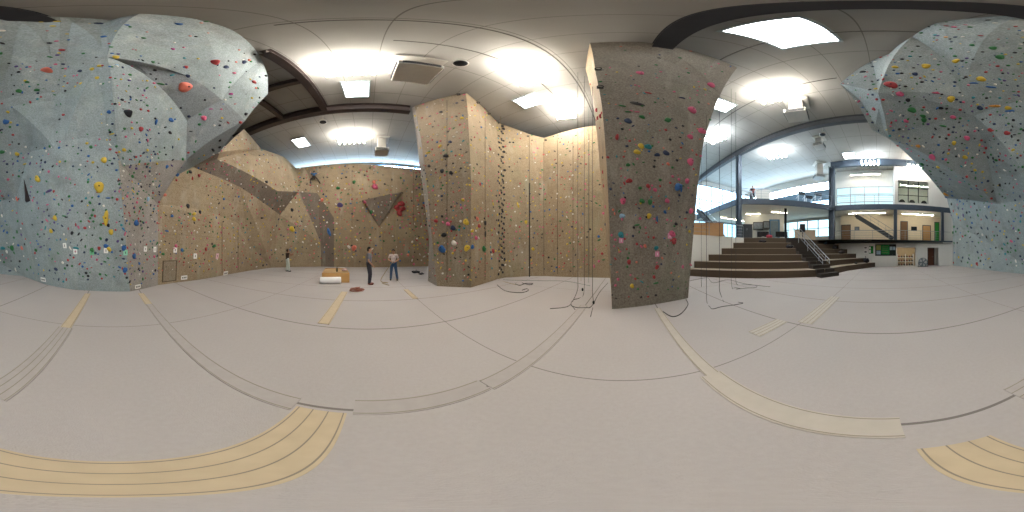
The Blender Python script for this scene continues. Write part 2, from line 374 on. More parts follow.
N = {'s0': Tv['s0'], 'st': Tv['st'], 'n1': atZ(505, 277.5, 0), 'n2': atZ(530, 276, 0), 'n3': atZ(545, 276, 0), 'n4': Vector((-2.2, 10.0, 0)), 'n5': Vector((.5, 10.0, 0)),
     'm1': atD(501, 124, 10.9), 'm2': atD(529, 134, 11.2), 'm3': atD(544, 138, 11.6), 'm4': Vector((-2.2, 10.15, 11.4)), 'm5': Vector((.5, 10.15, 11.4))}
skin('wall_right', N, [(('s0', 'n1', 'm1', 'st'), 0, 'the tan corner right of the tower'), (('n1', 'n2', 'm2', 'm1'), 0, 'the tan wall right of the tower'), (('n2', 'n3', 'm3', 'm2'), 0, 'the tan corner panel by the black stripe'),
     (('n3', 'n4', 'm4', 'm3'), 0, 'the tan wall behind the ropes'), (('n4', 'n5', 'm5', 'm4'), 0, 'the tan wall strip beside the pillar')], [TAN], back=(-.05, .14, 0))

pl = thing('climbing_pillar', (1, 5.6, 0), 'huge dark olive climbing pillar leaning out towards the hall between ropes and bleachers', 'climbing pillar')
Pv = {'p0': atZ(612, 309, 0), 'p1': atZ(688, 298, 0), 'c0': atD(602, 106, 4.05), 'c1': atD(703, 145, 5.25), 't0': atZ(590, 43, 12.2), 't1': atZ(640, 42, 12.2), 't2': atZ(737, 68, 12.0),
      'm0': atD(609, 215, 4.35), 'm1': atD(695, 215, 5.5), 'q0': Vector((-.52, 6.6, 0)), 'q1': Vector((-1.0, 6.6, 5.5)), 'q2': Vector((-1.25, 5.2, 12.2)), 'z0': Vector((2.3, 6.4, 0)), 'z1': Vector((2.6, 6.4, 5.5)), 'z2': Vector((3.6, 5.4, 12.0)),
      'd1': atD(720, 95, 5.3), 'd0': atD(596, 75, 3.75)}
skin('lower_face', Pv, [(('p0', 'p1', 'm1', 'm0'), 0, 'the foot of the olive pillar'), (('m0', 'm1', 'c1', 'c0'), 0, 'the middle of the olive pillar')], [PILM], False, back=(0, .14, .03), parent=pl)
skin('upper_face', Pv, [(('c0', 'c1', 'd1', 'd0'), 0, 'the upper overhang of the olive pillar'), (('d0', 'd1', 't2', 't1', 't0'), 0, 'the top overhang of the olive pillar')], [PILM], False, back=(0, .14, .03), parent=pl)
skin('side_face', Pv, [(('p0', 'm0', 'c0', 'q1', 'q0'), 0, 'the pale side edge of the pillar'), (('c0', 'd0', 't0', 'q2', 'q1'), 0, 'the pale side edge of the pillar')], [TAN], False, back=(.12, .08, 0), parent=pl)
MB().add([Pv[k] for k in ('p1', 'm1', 'c1', 'd1', 't2', 'z2', 'z1', 'z0', 'q0', 'q1', 'q2')], [(0, 1, 2, 6, 7), (2, 3, 4, 5, 6), (7, 6, 9, 8), (6, 5, 10, 9)]).build('rear_face', PILM, pl)

# ---- roof steel --------------------------------------------------------
def ibeam(name, a, b, h=.55, w=.3, m=BEAM):
    a, b = Vector(a), Vector(b); mb = MB(); t = .05
    mb.bar(a + Vector((0, 0, h / 2 - t / 2)), b + Vector((0, 0, h / 2 - t / 2)), w, t)
    mb.bar(a - Vector((0, 0, h / 2 - t / 2)), b - Vector((0, 0, h / 2 - t / 2)), w, t)
    mb.bar(a, b, .06, h - 2 * t)
    return struct(mb.build(name, m))
ibeam('beam_west', (-8.8, -9.5, 12.05), (-8.8, 2.3, 12.05), .7, .4)
ibeam('beam_middle', (.85, -1.9, 12.08), (.85, 13.9, 12.08), .64, .5, mat('charcoal_painted_beam', '3a3a3d', .55, .08))
ibeam('beam_east', (10, -8, 12.05), (10, 20.9, 12.05), .7, .4, mat('grey_painted_beam', '565759', .55, .06))
ibeam('beam_girder', (-8.7, -2.35, 12.05), (-3.2, -2.35, 12.05), .6, .35)
ibeam('beam_purlin', (-5.7, -6.5, 12.05), (-5.7, -2.5, 12.05), .5, .25)
ibeam('beam_brace', (-8.6, -5.0, 12.05), (-5.4, -5.0, 12.05), .5, .25)
ibeam('beam_end', (17.3, 5.4, 11.95), (17.3, -8.3, 11.95), .85, .3, STEEL)
PIPE = mat('dark_pipe', '5d5852', .5, .05)
for i, (a, b, what) in enumerate((((-1.85, -1.2, 12.2), (-1.85, 10.5, 12.2), 'thin dark conduit under the ceiling between the overhang and the tan wall'),
        ((5.9, 1.6, 12.2), (5.9, 12.5, 12.2), 'thin dark conduit under the ceiling beyond the large skylight'),
        ((2.6, -.7, 12.25), (2.6, 9.8, 12.25), 'thin dark conduit under the ceiling by the near edge of the large skylight'),
        ((-3.2, .5, 12.2), (-3.2, 9.8, 12.2), 'thin conduit under the ceiling passing the bright lights before the tower'),
        )):
    tag(MB().cyl(a, b, .028, n=8).build('ceiling_conduit', PIPE), what, 'conduit', 'conduits under the roof')

# ---- skylights -----------------------------------------------------------
SKYE = emat('skylight_diffuser', 'f4f8ff', 9)
FRM = mat('skylight_frame', '9fa8a6', .5, .04)
for cx, cy, sx, sy, lab in ((2.35, 1.5, 1.7, 1.35, 'large bright skylight panel right beside the grey overhang, largest of the skylights'),
        (-7.2, -.52, 1.4, 1.1, 'square bright skylight panel next to the roof beam above the two men'),
        (-4.6, 7.0, 1.25, 1.05, 'bright skylight panel in the ceiling before the tan wall right of the tower'),
        (4.9, 7.3, 1.4, 1.0, 'bright skylight panel half hidden by the top of the olive pillar'),
        (-12.75, -5.55, 1.5, 1.1, 'small bright skylight panel beyond the beams over the back corner'),
        (16.1, 3.1, 1.3, 1.1, 'small bright skylight panel over the far lounge front')):
    t = thing('skylight', (cx, cy, ZC), lab, 'skylight', 'skylights in the roof deck')
    f = MB()
    for dx, dy, lx, ly in ((-1, 0, .08, sy + .16), (1, 0, .08, sy + .16), (0, -1, sx, .08), (0, 1, sx, .08)):
        f.box((cx + dx * (sx / 2 + .04), cy + dy * (sy / 2 + .04), ZC - .05), (lx, ly, .1))
    f.build('frame', FRM, t)
    MB().box((cx, cy, ZC - .04), (sx, sy, .03)).build('diffuser_panel', SKYE, t)

# ---- suspended light banks ---------------------------------------------------
LAMPE = emat('fluorescent_tube_glow', 'fff8f0', 120)
LAMPD = emat('daylight_tube_glow', 'eef6ff', 120)
UPE = emat('fluorescent_uplight_glow', 'fff8f0', 85)
UPD = emat('daylight_uplight_glow', 'eaf4ff', 95)
def bank(cx, cy, z, rz, n, m, lab, sp=.4, ln=1.1, uplift=None):
    t = thing('light_bank', (cx, cy, z), lab, 'lights', 'suspended light banks', rz)
    fr = MB()
    for sx in (-.4, .4): fr.bar((sx, -n * sp / 2, .12), (sx, n * sp / 2, .12), .04, .04)
    for sx in (-.4, .4):
        for sy in (-1, 1): fr.cyl((sx, sy * n * sp / 2 * .9, .12), (sx, sy * n * sp / 2 * .9, ZC - z), .008, n=6)
    fr.build('hanger', FRM, t, world=False)
    for i in range(n):
        y = (i - (n - 1) / 2) * sp
        lm = MB().box((0, y, .06), (ln + .1, sp * .5, .07)).build('lamp', FRM, t, world=False)
        MB().cyl((-ln / 2, y, -.01), (ln / 2, y, -.01), .055, n=10).build('tube', m, lm, world=False, smooth=True)
        MB().cyl((-ln / 2, y, .14), (ln / 2, y, .14), .04, n=8).build('tube', UPE if m is LAMPE else UPD, lm, world=False, smooth=True)
bank(-5.0, -.6, 11.75, 0, 5, LAMPE, 'glowing row of tube lights beside the square air diffuser, over the crash mats')
bank(-3.1, 4.5, 11.75, .2, 5, LAMPE, 'glowing row of tube lights over the floor between the tower and the pillar')
bank(-3.2, 8.3, 11.75, .2, 5, LAMPE, 'glowing row of tube lights close to the tan wall behind the ropes')
bank(5.9, 4.4, 11.75, .3, 5, LAMPE, 'glowing row of tube lights beside the hanging air unit right of the pillar')
bank(6.6, 10.6, 11.75, .3, 4, LAMPD, 'glowing row of tube lights seen just past the right edge of the pillar')
bank(12.4, 9.2, 11.75, .3, 5, LAMPD, 'glowing row of tube lights over the upper exercise deck')
bank(-12.6, -1.3, 11.75, 0, 6, LAMPE, 'glowing row of tube lights beyond the dark beam near the back wall')
bank(16.4, 1.0, 11.35, 0, 5, LAMPD, 'row of five glowing lamps in front of the lounge windows', .42, .8)
bank(16.6, -3.6, 11.2, 0, 4, LAMPE, 'row of glowing lamps half hidden behind the grey overhang at the lounge', .45, .7)

# ---- air diffusers, loudspeakers ------------------------------------------------
DUCT = mat('galvanised_duct_paint', 'b9b5ac', .5, .05)
def airunit(cx, cy, zb, s, lab, rz=0.0):
    t = thing('air_diffuser', (cx, cy, ZC), lab, 'air diffuser', 'hanging air diffusers', rz)
    h = ZC - zb
    MB().box((0, 0, -.08), (1.35 * s, 1.35 * s, .1)).build('flange', DUCT, t, world=False, bevel=.02)
    MB().box((0, 0, -h * .45), (.75 * s, .75 * s, h * .85)).build('neck', DUCT, t, world=False)
    b = MB().box((0, 0, -h + .18), (1.2 * s, 1.2 * s, .36)).build('outlet_box', DUCT, t, world=False, bevel=.03)
    fins = MB()
    for sx in (-1, 1):
        for k in range(3):
            fins.box((sx * .61 * s, 0, -h + .08 + .1 * k), (.06, 1.0 * s, .03)); fins.box((0, sx * .61 * s, -h + .08 + .1 * k), (1.0 * s, .06, .03))
    fins.build('louvre', GREYD, b, world=False)
airunit(-5.0, 1.5, 11.2, 1.15, 'large square grey air diffuser hanging from the ceiling before the tower')
airunit(7.5, 4.2, 10.7, .95, 'white boxy air unit hanging beside the bright lights right of the pillar', .3)
airunit(-13.3, 1.1, 10.6, .9, 'air unit with long neck hanging in front of the back wall window strip')
airunit(12.3, 4.8, 11.2, .7, 'small air unit hanging beyond the east beam near the upper deck')
_u = atD(819, 174, 18.4); airunit(_u.x, _u.y, 10.3, .95, 'pale boxed air unit hanging over the upper deck beside the corner steel post', .75)
def speaker(x, y, z, lab):
    t = thing('ceiling_speaker', (x, y, z), lab, 'loudspeaker', 'round hanging loudspeakers')
    MB().lathe([(.05, .35), (.14, .3), (.24, .12), (.26, 0)], n=20).build('housing', DUCT, t, world=False, smooth=True)
    MB().lathe([(.22, -.005), (.2, -.03), (.05, -.04)], n=20).build('grille', DARK, t, world=False, smooth=True)
    MB().cyl((0, 0, .34), (0, 0, ZC - z), .02, n=8).build('stem', DUCT, t, world=False)
speaker(-4.0, 2.55, 11.8, 'round loudspeaker with dark grille hanging over the tower front')
speaker(-9.7, -2.75, 11.6, 'round dark loudspeaker hanging just behind the west roof beam')
speaker(10.9, 4.0, 11.5, 'small round loudspeaker hanging beyond the east roof beam')

# ================================================================= CLERESTORY (west), GLAZING, LOUNGE
PANE = emat('sky_lit_pane', 'd3eaff', 22)
PANEB = emat('blue_sky_lit_pane', 'a8d6ff', 9)
def window(name, a, b, z0, z1, nx, nz, m=PANE, fm=STEEL, fw=.07, dep=.1):
    """glazed opening between plan points a and b: pane (sky behind) with mullions"""
    a, b = Vector((a[0], a[1], 0)), Vector((b[0], b[1], 0)); d = (b - a).normalized(); n = Vector((d.y, -d.x, 0))
    if n.dot(-a) < 0: n = -n
    L = (b - a).length
    t = bpy.data.objects.new(name, None); COL.objects.link(t); t.location = a + Vector((0, 0, z0)); t['kind'] = 'structure'
    mb = MB()
    c = (a + b) / 2
    mb.bar(a + Vector((0, 0, z0)), a + Vector((0, 0, z1)), fw, dep)
    for i in range(nx + 1):
        p = a + d * (L * i / nx); mb.bar(p + Vector((0, 0, z0)), p + Vector((0, 0, z1)), fw, dep)
    for k in range(nz + 1):
        z = z0 + (z1 - z0) * k / nz; mb.bar(a + Vector((0, 0, z)), b + Vector((0, 0, z)), dep, fw)
    mb.build('window_frame', fm, t)
    o = -n * .05
    p = MB().add([a + o + Vector((0, 0, z0)), b + o + Vector((0, 0, z0)), b + o + Vector((0, 0, z1)), a + o + Vector((0, 0, z1)),
                  a + 1.6 * o + Vector((0, 0, z0)), b + 1.6 * o + Vector((0, 0, z0)), b + 1.6 * o + Vector((0, 0, z1)), a + 1.6 * o + Vector((0, 0, z1))],
                 [(0, 1, 2, 3), (7, 6, 5, 4), (0, 4, 5, 1), (1, 5, 6, 2), (2, 6, 7, 3), (3, 7, 4, 0)])
    p.build('glazing', m, t)
    return t
window('window_1', (-18.25, -12), (-18.25, 14), 11.55, 12.15, 12, 1, emat('bright_blue_sky_pane', 'c4e4ff', 40), mat('sky_blue_frame', '3f7fa8', .5, .05), .1, .1)
window('window_2', (.5, 20.9), (20.4, 20.9), 3.9, 6.1, 10, 1, emat('pale_cyan_sky_pane', 'a9d6f2', 1.8))
window('window_3', (.5, 20.9), (20.4, 20.9), 6.9, 11.6, 10, 2, emat('cyan_sky_pane', 'bfe4ff', 3.2))
perimeter('wall_north_sill', (.4, 21), (20.6, 21), 0, 3.9, OUTW, -.2)
perimeter('wall_north_band', (.4, 21), (20.6, 21), 6.1, 6.9, OUTW, -.2)
perimeter('wall_north_head', (.4, 21), (20.6, 21), 11.6, ZC, OUTW, -.2)
perimeter('wall_east_lower', (20.6, 21), (20.6, -8.6), 0, 3.6, OUTW, -.2)
window('window_4', (20.55, 21), (20.55, 6.6), 3.6, 5.9, 9, 2, emat('soft_cyan_pane', 'bfe0ea', 1.7))
perimeter('wall_east_band', (20.6, 21), (20.6, 6.4), 5.9, 7.4, OUTW, -.2)
window('window_5', (20.55, 21), (20.55, 6.6), 7.4, 8.6, 7, 1, PANEB)
perimeter('wall_east_rail', (20.6, 21), (20.6, 6.4), 8.6, 10.1, mat('blue_grey_wall', '62737f', .7, .05), -.2)
window('window_6', (20.55, 21), (20.55, 6.6), 10.1, 11.3, 7, 1, PANE)
perimeter('wall_east_head', (20.6, 21), (20.6, 6.4), 11.3, ZC, OUTW, -.2)
perimeter('wall_east_end', (20.6, 6.4), (20.6, -8.6), 3.6, ZC, WHITE, -.2)

# ---- bleacher geometry -----------------------------------------------
Z1, Z2 = 2.8, 6.7
BP = [Vector((4.3, 9.9)), Vector((10.1, 3.55)), Vector((13.5, 2.75)), Vector((16.2, 1.3)), Vector((17.4, .55))]
def offset(poly, d):
    ns = []
    for i in range(len(poly) - 1):
        t = (poly[i + 1] - poly[i]).normalized(); ns.append(Vector((-t.y, t.x)))
    out = []
    for i, p in enumerate(poly):
        if i == 0: out.append(p + ns[0] * d)
        elif i == len(poly) - 1: out.append(p + ns[-1] * d)
        else:
            b = (ns[i - 1] + ns[i]).normalized(); out.append(p + b * (d / b.dot(ns[i])))
    # ends run to the white side wall (y = 10.6) and to the end wall (x = 17.45)
    t = (out[1] - out[0]); out[0] = out[1] + t * ((10.58 - out[1].y) / t.y)
    t = (out[-1] - out[-2]); out[-1] = out[-2] + t * ((17.45 - out[-2].x) / t.x)
    return out
CARP = mat('brown_carpet', '54483c', .95, .1, 30)
TREAD = mat('worn_beige_tread', '8f8473', .9, .08, 20)
bl = thing('bleacher', (10, 8, 0), 'wide brown carpeted seating steps curving up to the lounge floor right of the pillar', 'bleachers')
TD, TR = .87, Z1 / 6
for k in range(6):
    a = offset(BP, TD * k); b = offset(BP, TD * (k + 1))
    MB().prism([*a, *reversed(b)], 0, TR * (k + 1) - .03).build('riser', CARP, bl)
    a2 = offset(BP, TD * k - .03) if k else a
    MB().prism([*a, *reversed(b)], TR * (k + 1) - .03, TR * (k + 1) - (.002 if k == 5 else 0)).build('tread', TREAD, bl)
top = offset(BP, TD * 6)
# lounge floor and upper deck
LF = mat('grey_lounge_carpet', '8a8780', .9, .06, 12)
struct(MB().prism([(.6, 10.75), (top[0].x, 10.75)] + [tuple(p) for p in top] + [(17.5, -8.3), (20.5, -8.3), (20.5, 20.8), (.6, 20.8)], Z1 - .3, Z1).build('floor_lounge', LF))
UND = mat('white_soffit', 'd4d0c6', .7, .04)
deckpoly = [(10.1, 20.8), (10.1, 11.9), (17.2, 5.25), (17.6, 5.1), (17.6, -8.3), (20.5, -8.3), (20.5, 20.8)]
struct(MB().prism(deckpoly, Z2 - .5, Z2).build('floor_upper', UND))
def fascia(name, pts, z0, z1, m=STEEL, th=.14):
    mb = MB()
    for a, b in zip(pts, pts[1:]):
        a, b = Vector((*a, 0)), Vector((*b, 0)); mb.bar(a + Vector((0, 0, (z0 + z1) / 2)), b + Vector((0, 0, (z0 + z1) / 2)), th, z1 - z0)
    return struct(mb.build(name, m))
fascia('trim_upper_edge', [(10.02, 20.8), (10.02, 11.85), (17.15, 5.2), (17.45, 5.0), (17.45, -8.3)], Z2 - .55, Z2 + .05)
fascia('trim_lounge_edge', [(17.44, .9), (17.44, -8.3)], Z1 - .12, Z1 + .04, STEEL, .1)
struct(MB().box((5.35, 10.67, Z1 / 2), (10.5, .14, Z1)).build('wall_north_low', WHITE))
def post(name, x, y, z0, z1, s=.32, m=STEEL):
    mb = MB(); mb.box((x, y - s / 2 + .02, (z0 + z1) / 2), (s, .04, z1 - z0)); mb.box((x, y + s / 2 - .02, (z0 + z1) / 2), (s, .04, z1 - z0)); mb.box((x, y, (z0 + z1) / 2), (.05, s, z1 - z0))
    return struct(mb.build(name, m))
post('column_north', 10.0, 11.75, Z1, 11.72, .38); post('column_corner', 17.3, 5.25, Z1, 11.75, .6)
post('column_end', 17.42, -1.65, Z1, Z2 - .5, .35); post('column_south', 17.42, -7.0, Z1, Z2 - .5, .3)

# end wall x = 17.5, ground level with an opening for the shoe cubbies and a doorway
def PX(x, y, X=17.5): p = atX(x, y, X); return p.y, p.z
cubY0, cubY1, cubZ = PX(916, 250)[0], PX(897, 250)[0], 2.05
dorY0, dorY1, dorZ = PX(938.5, 250)[0], PX(927.5, 250)[0], 2.05
mb = MB()
def slab(y0, y1, z0, z1): mb.box((17.6, (y0 + y1) / 2, (z0 + z1) / 2), (.2, y1 - y0, z1 - z0))
slab(cubY1, 5.0, 0, Z1 - .3); slab(dorY1, cubY0, 0, Z1 - .3); slab(-8.35, dorY0, 0, Z1 - .3)
slab(cubY0, cubY1, cubZ, Z1 - .3); slab(dorY0, dorY1, dorZ, Z1 - .3)
slab(-8.35, 1.1, Z1 - .3, Z1 - .05)
struct(mb.build('wall_end_ground', WHITE))
BEIGE = mat('beige_room_paint', 'a8977c', .8, .05)
struct(MB().box((19.4, (cubY0 + cubY1) / 2, 1.2), (.1, 2.6, 2.4)).build('wall_cubby_room', BEIGE))
struct(MB().box((18.9, dorY0 + 1.0, 1.2), (.1, 2.4, 2.4)).build('wall_passage', mat('passage_paint', 'b9b6ad', .8, .04)))
# upper right white wall face with window, x=17.5, z Z2..12
wy0, wz0 = PX(928.5, 204); wy1, wz1 = PX(898, 180)
mb = MB(); slab(-8.35, wy0, Z2, 11.6); slab(wy1, -1.55, Z2, 11.6); slab(wy0, wy1, Z2, wz0); slab(wy0, wy1, wz1, 11.6)
struct(mb.build('wall_end_upper', WHITE))
FRAMEW = mat('pale_window_frame', 'aeb4b6', .5, .04)
OFFICE = emat('lit_office_glass', 'b9d8dc', .6)
def glassmat():
    m = bpy.data.materials.new('clear_glass'); m.use_nodes = True; nt = m.node_tree; nt.nodes.remove(nt.nodes['Principled BSDF'])
    a, b, x = nt.nodes.new('ShaderNodeBsdfTransparent'), nt.nodes.new('ShaderNodeBsdfGlossy'), nt.nodes.new('ShaderNodeMixShader')
    a.inputs[0].default_value = (.9, .97, .97, 1); b.inputs['Roughness'].default_value = .05; x.inputs[0].default_value = .07
    nt.links.new(a.outputs[0], x.inputs[1]); nt.links.new(b.outputs[0], x.inputs[2]); nt.links.new(x.outputs[0], nt.nodes['Material Output'].inputs[0]); return m
GLASS = glassmat()
window('window_7', (17.62, wy0), (17.62, wy1), wz0, wz1, 3, 3, GLASS, GREYD, .06, .1)
# recessed office glazing upstairs and its white gable
struct(MB().box((20.0, 1.9, 11.1), (.1, 7.2, 2.5)).build('wall_office_head', WHITE))
oy0, oz0 = PX(893, 206, 19.9); oy1, oz1 = PX(848, 186, 19.9)
window('window_8', (19.9, -1.6), (19.9, 5.4), Z2 + .1, 9.85, 4, 3, OFFICE, FRAMEW, .07, .1)
struct(MB().box((18.7, -1.62, 9.4), (2.6, .12, 5.4)).build('wall_office_side', WHITE))
# first-floor room behind the balcony
CREAM = mat('cream_paint', 'd9cdb6', .75, .04)
struct(MB().box((20.3, -1.5, 4.55), (.1, 13, 3.5)).build('wall_balcony_room', CREAM))
LINEE = emat('ceiling_tube_glow', 'fff2d8', 60)
def striplight(a, b, z, lab, m=LINEE):
    a, b = Vector((*a, z)), Vector((*b, z)); t = thing('strip_light', (a + b) / 2, lab, 'light', 'strip lights under the decks')
    MB().bar(a + Vector((0, 0, .04)), b + Vector((0, 0, .04)), .06, .2).build('housing', FRM, t)
    MB().bar(a - Vector((0, 0, .02)), b - Vector((0, 0, .02)), .05, .12).build('tube', m, t)
striplight((18.6, 3.6), (18.6, -.6), Z2 - .62, 'long warm strip light over the balcony with the dark stair')
striplight((18.8, -2.6), (18.8, -6.4), Z2 - .62, 'warm strip light over the balcony near the green door')
striplight((14.3, 11.2), (15.6, 10.0), Z2 - .62, 'strip light under the upper deck close to the corner post')
striplight((13.0, 14.0), (14.2, 12.9), Z2 - .62, 'strip light under the upper deck over the framed pictures')
striplight((12, 17.6), (18, 17.6), Z2 - .62, 'long strip light at the back of the lounge under the upper deck')
striplight((17.75, cubY0 + .25), (17.75, cubY1 - .1), 2.2, 'short bright strip light over the shoe cubby opening')

striplight((19.0, -2.4), (19.0, -5.8), 9.8, 'strip light inside the office behind the end window')
striplight((18.9, 3.4), (18.9, 0), 11.2, 'strip light over the top balcony before the office glazing')
struct(MB().box((17.56, -7.75, (Z1 + Z2) / 2 - .35), (.16, 1.3, Z2 - Z1 - .2)).build('wall_end_strip', WHITE))
perimeter('wall_end_return', (17.62, -8.2), (17.62, -11.2), 0, ZC, WHITE)
# doors on the balcony room wall, pictures, stair
BROWN = mat('brown_door_wood', '7c5f45', .6, .08)
GREEN = mat('green_door_paint', '2f8a3a', .6, .05)
def door(name, x, y0, y1, z0, z1, m, hy):
    t = bpy.data.objects.new(name, None); COL.objects.link(t); t.location = (x, (y0 + y1) / 2, z0); t['kind'] = 'structure'
    MB().box((x - .05, (y0 + y1) / 2, (z0 + z1) / 2), (.06, y1 - y0, z1 - z0)).build('door_leaf', m, t, bevel=.01)
    f = MB()
    for y in (y0 - .05, y1 + .05): f.box((x - .05, y, (z0 + z1) / 2 + .04), (.1, .08, z1 - z0 + .08))
    f.box((x - .05, (y0 + y1) / 2, z1 + .05), (.1, y1 - y0 + .18, .08)); f.build('door_frame', GREYD, t)
    MB().box((x - .1, hy, z0 + 1.0), (.05, .12, .03)).build('door_handle', RAILM, t)
y = lambda x, X=20.25: atX(x, 240, X).y
door('door_1', 20.25, y(850), y(842), Z1, Z1 + 2.1, BROWN, y(843))
door('door_2', 20.25, y(907), y(901), Z1, Z1 + 2.5, BROWN, y(902))
door('door_3', 20.25, y(930), y(923), Z1, Z1 + 2.1, mat('tan_door_wood', 'b58f62', .6, .07), y(924))
door('door_4', 20.25, y(938.5), y(935), Z1, Z1 + 2.6, GREEN, y(936))
door('door_5', 18.85, dorY0 + .15, dorY0 + .85, 0.0, 2.0, mat('red_brown_door', '6b4636', .6, .08), dorY0 + .25)
def picture(x, y0, z0, wdt, hgt, lab, m, rz=0, fm=DARK, grp=None):
    t = thing('wall_picture', (x, y0, z0), lab, 'picture', grp, rz)
    MB().box((0, 0, 0), (.03, wdt, hgt)).build('picture_frame', fm, t, world=False)
    MB().box((-.02, 0, 0), (.01, wdt * .82, hgt * .8)).build('picture_sheet', m, t, world=False)
PHO = mat('greyish_photo_print', '77808a', .5, .45, 9)
picture(20.23, y(857), 4.45, .6, .5, 'small dark framed picture beside the brown balcony door', PHO)
picture(20.23, y(914), 4.5, .75, .5, 'black wall screen on the balcony wall beside the column', mat('dark_screen', '22272c', .2, .1))
for i, (xx, yy, s) in enumerate(((756, 226, .7), (760, 226, .75), (766.5, 225, .8))):
    th, e = ray(xx, yy); d = 19.6
    p = atD(xx, yy, d); picture(p.x, p.y, p.z, s, .95, ('dark framed picture on the lounge wall, farthest from the blue door frame', 'dark framed picture on the lounge wall, middle of three', 'dark framed picture on the lounge wall, nearest the blue door frame')[i], PHO, PI / 2 - th, grp='framed pictures on the lounge wall')
# stair rising along the balcony room
st = thing('balcony_stair', (18.7, 1.0, Z1), 'dark steel stair slanting down behind the balcony railing', 'staircase')
sa, sb = atX(856, 216, 18.7), atX(893, 239, 18.7)
for dx, nm in ((-.45, 'stringer'), (.45, 'stringer')):
    MB().bar(sa + Vector((dx, 0, 0)), sb + Vector((dx, 0, 0)), .06, .38).build(nm, GREYD, st)
for k in range(14):
    p = sa.lerp(sb, (k + .5) / 14); MB().box(p + Vector((0, 0, .08)), (.86, .28, .05)).build('step', DARK, st)
for dx in (-.45,):
    r = MB(); up = Vector((dx, 0, .95)); r.tube([sa + up, sb + up], .025); r.tube([sa + up * .55 + Vector((dx * .45, 0, 0)), sb + up * .55 + Vector((dx * .45, 0, 0))], .015)
    for k in range(6): p = sa.lerp(sb, k / 5); r.cyl(p + Vector((dx, 0, 0)), p + up, .018, n=6)
    r.build('handrail', RAILM, st)

def railing(pts, z, lab, h=1.05, npost=6, glass=True, group='railings', mids=3):
    pts = [Vector((*p, z)) for p in pts]
    t = thing('railing', pts[0], lab, 'railing', group)
    r = MB(); r.tube([p + Vector((0, 0, h)) for p in pts], .03); r.build('top_rail', RAILM, t)
    m = MB()
    for k in range(1, mids + 1): m.tube([p + Vector((0, 0, h * k / (mids + 1))) for p in pts], .01, 6)
    m.build('cable', RAILM, t)
    for a, b in zip(pts, pts[1:]):
        n = max(1, int((b - a).length / 1.6))
        for k in range(n + 1):
            p = a.lerp(b, k / n); MB().cyl(p, p + Vector((0, 0, h)), .022, n=8).build('rail_post', RAILM, t)
railing([(17.5, 4.8), (17.5, .8), (17.5, -8.0)], Z1 + .02, 'steel cable railing along the middle balcony of the far end wall')
railing([(17.5, 4.8), (17.5, -1.5)], Z2 + .05, 'steel railing of the top balcony before the office windows')
railing([(10.05, 20.5), (10.05, 12.1)], Z2 + .05, 'steel railing of the upper deck receding from the tall post')
railing([(10.2, 11.6), (17.0, 5.25)], Z2 + .05, 'steel railing along the slanting front of the upper exercise deck')
railing([(1.0, 10.7), (9.6, 10.7)], Z1, 'steel railing on top of the low white wall beside the bleachers')

# ---- central stair through the bleachers ---------------------------------
ss = thing('bleacher_stair', (10.2, 4.0, 0), 'narrow dark stair cut through the brown bleachers', 'stairs')
sdir = Vector((.53, .848, 0)).normalized(); sn = Vector((sdir.y, -sdir.x, 0)); c0 = Vector((10.2, 3.5, 0))
DST = mat('dark_stair_carpet', '3b3530', .9, .1, 20)
for k in range(12):
    zt_ = (k + 1) * Z1 / 12; f = c0 + sdir * ((k - 1) * .452)
    MB().prism([f - sn * .75, f + sn * .75, f + sn * .75 + sdir * .5, f - sn * .75 + sdir * .5], max(0, zt_ - .27), zt_ + .012).build('step', DST, ss)
for s in (.1, .72):
    hr = thing('handrail', c0, ('slim steel handrail down the middle of the dark bleacher stair', 'slim steel handrail along the far side of the dark bleacher stair')[s > .5], 'handrail', 'stair handrails')
    a = c0 + sdir * .5 + sn * s; b = c0 + sdir * 4.9 + sn * s
    MB().tube([a + Vector((0, 0, .75)), a + Vector((0, 0, 1.05)), b + Vector((0, 0, Z1 + 1.0)), b + Vector((0, 0, Z1 + .1))], .024).build('rail', RAILM, hr)
    MB().tube([a + Vector((0, 0, .8)), b + Vector((0, 0, Z1 + .72))], .014).build('lower_rail', RAILM, hr)
    for k in (0, 1, 2):
        p = a.lerp(b, (k + .3) / 3); zz = (Z1 - .1) * (k + .3) / 3
        MB().cyl(p + Vector((0, 0, zz + .02)), p + Vector((0, 0, zz + 1.08)), .022, n=8).build('rail_post', RAILM, hr)

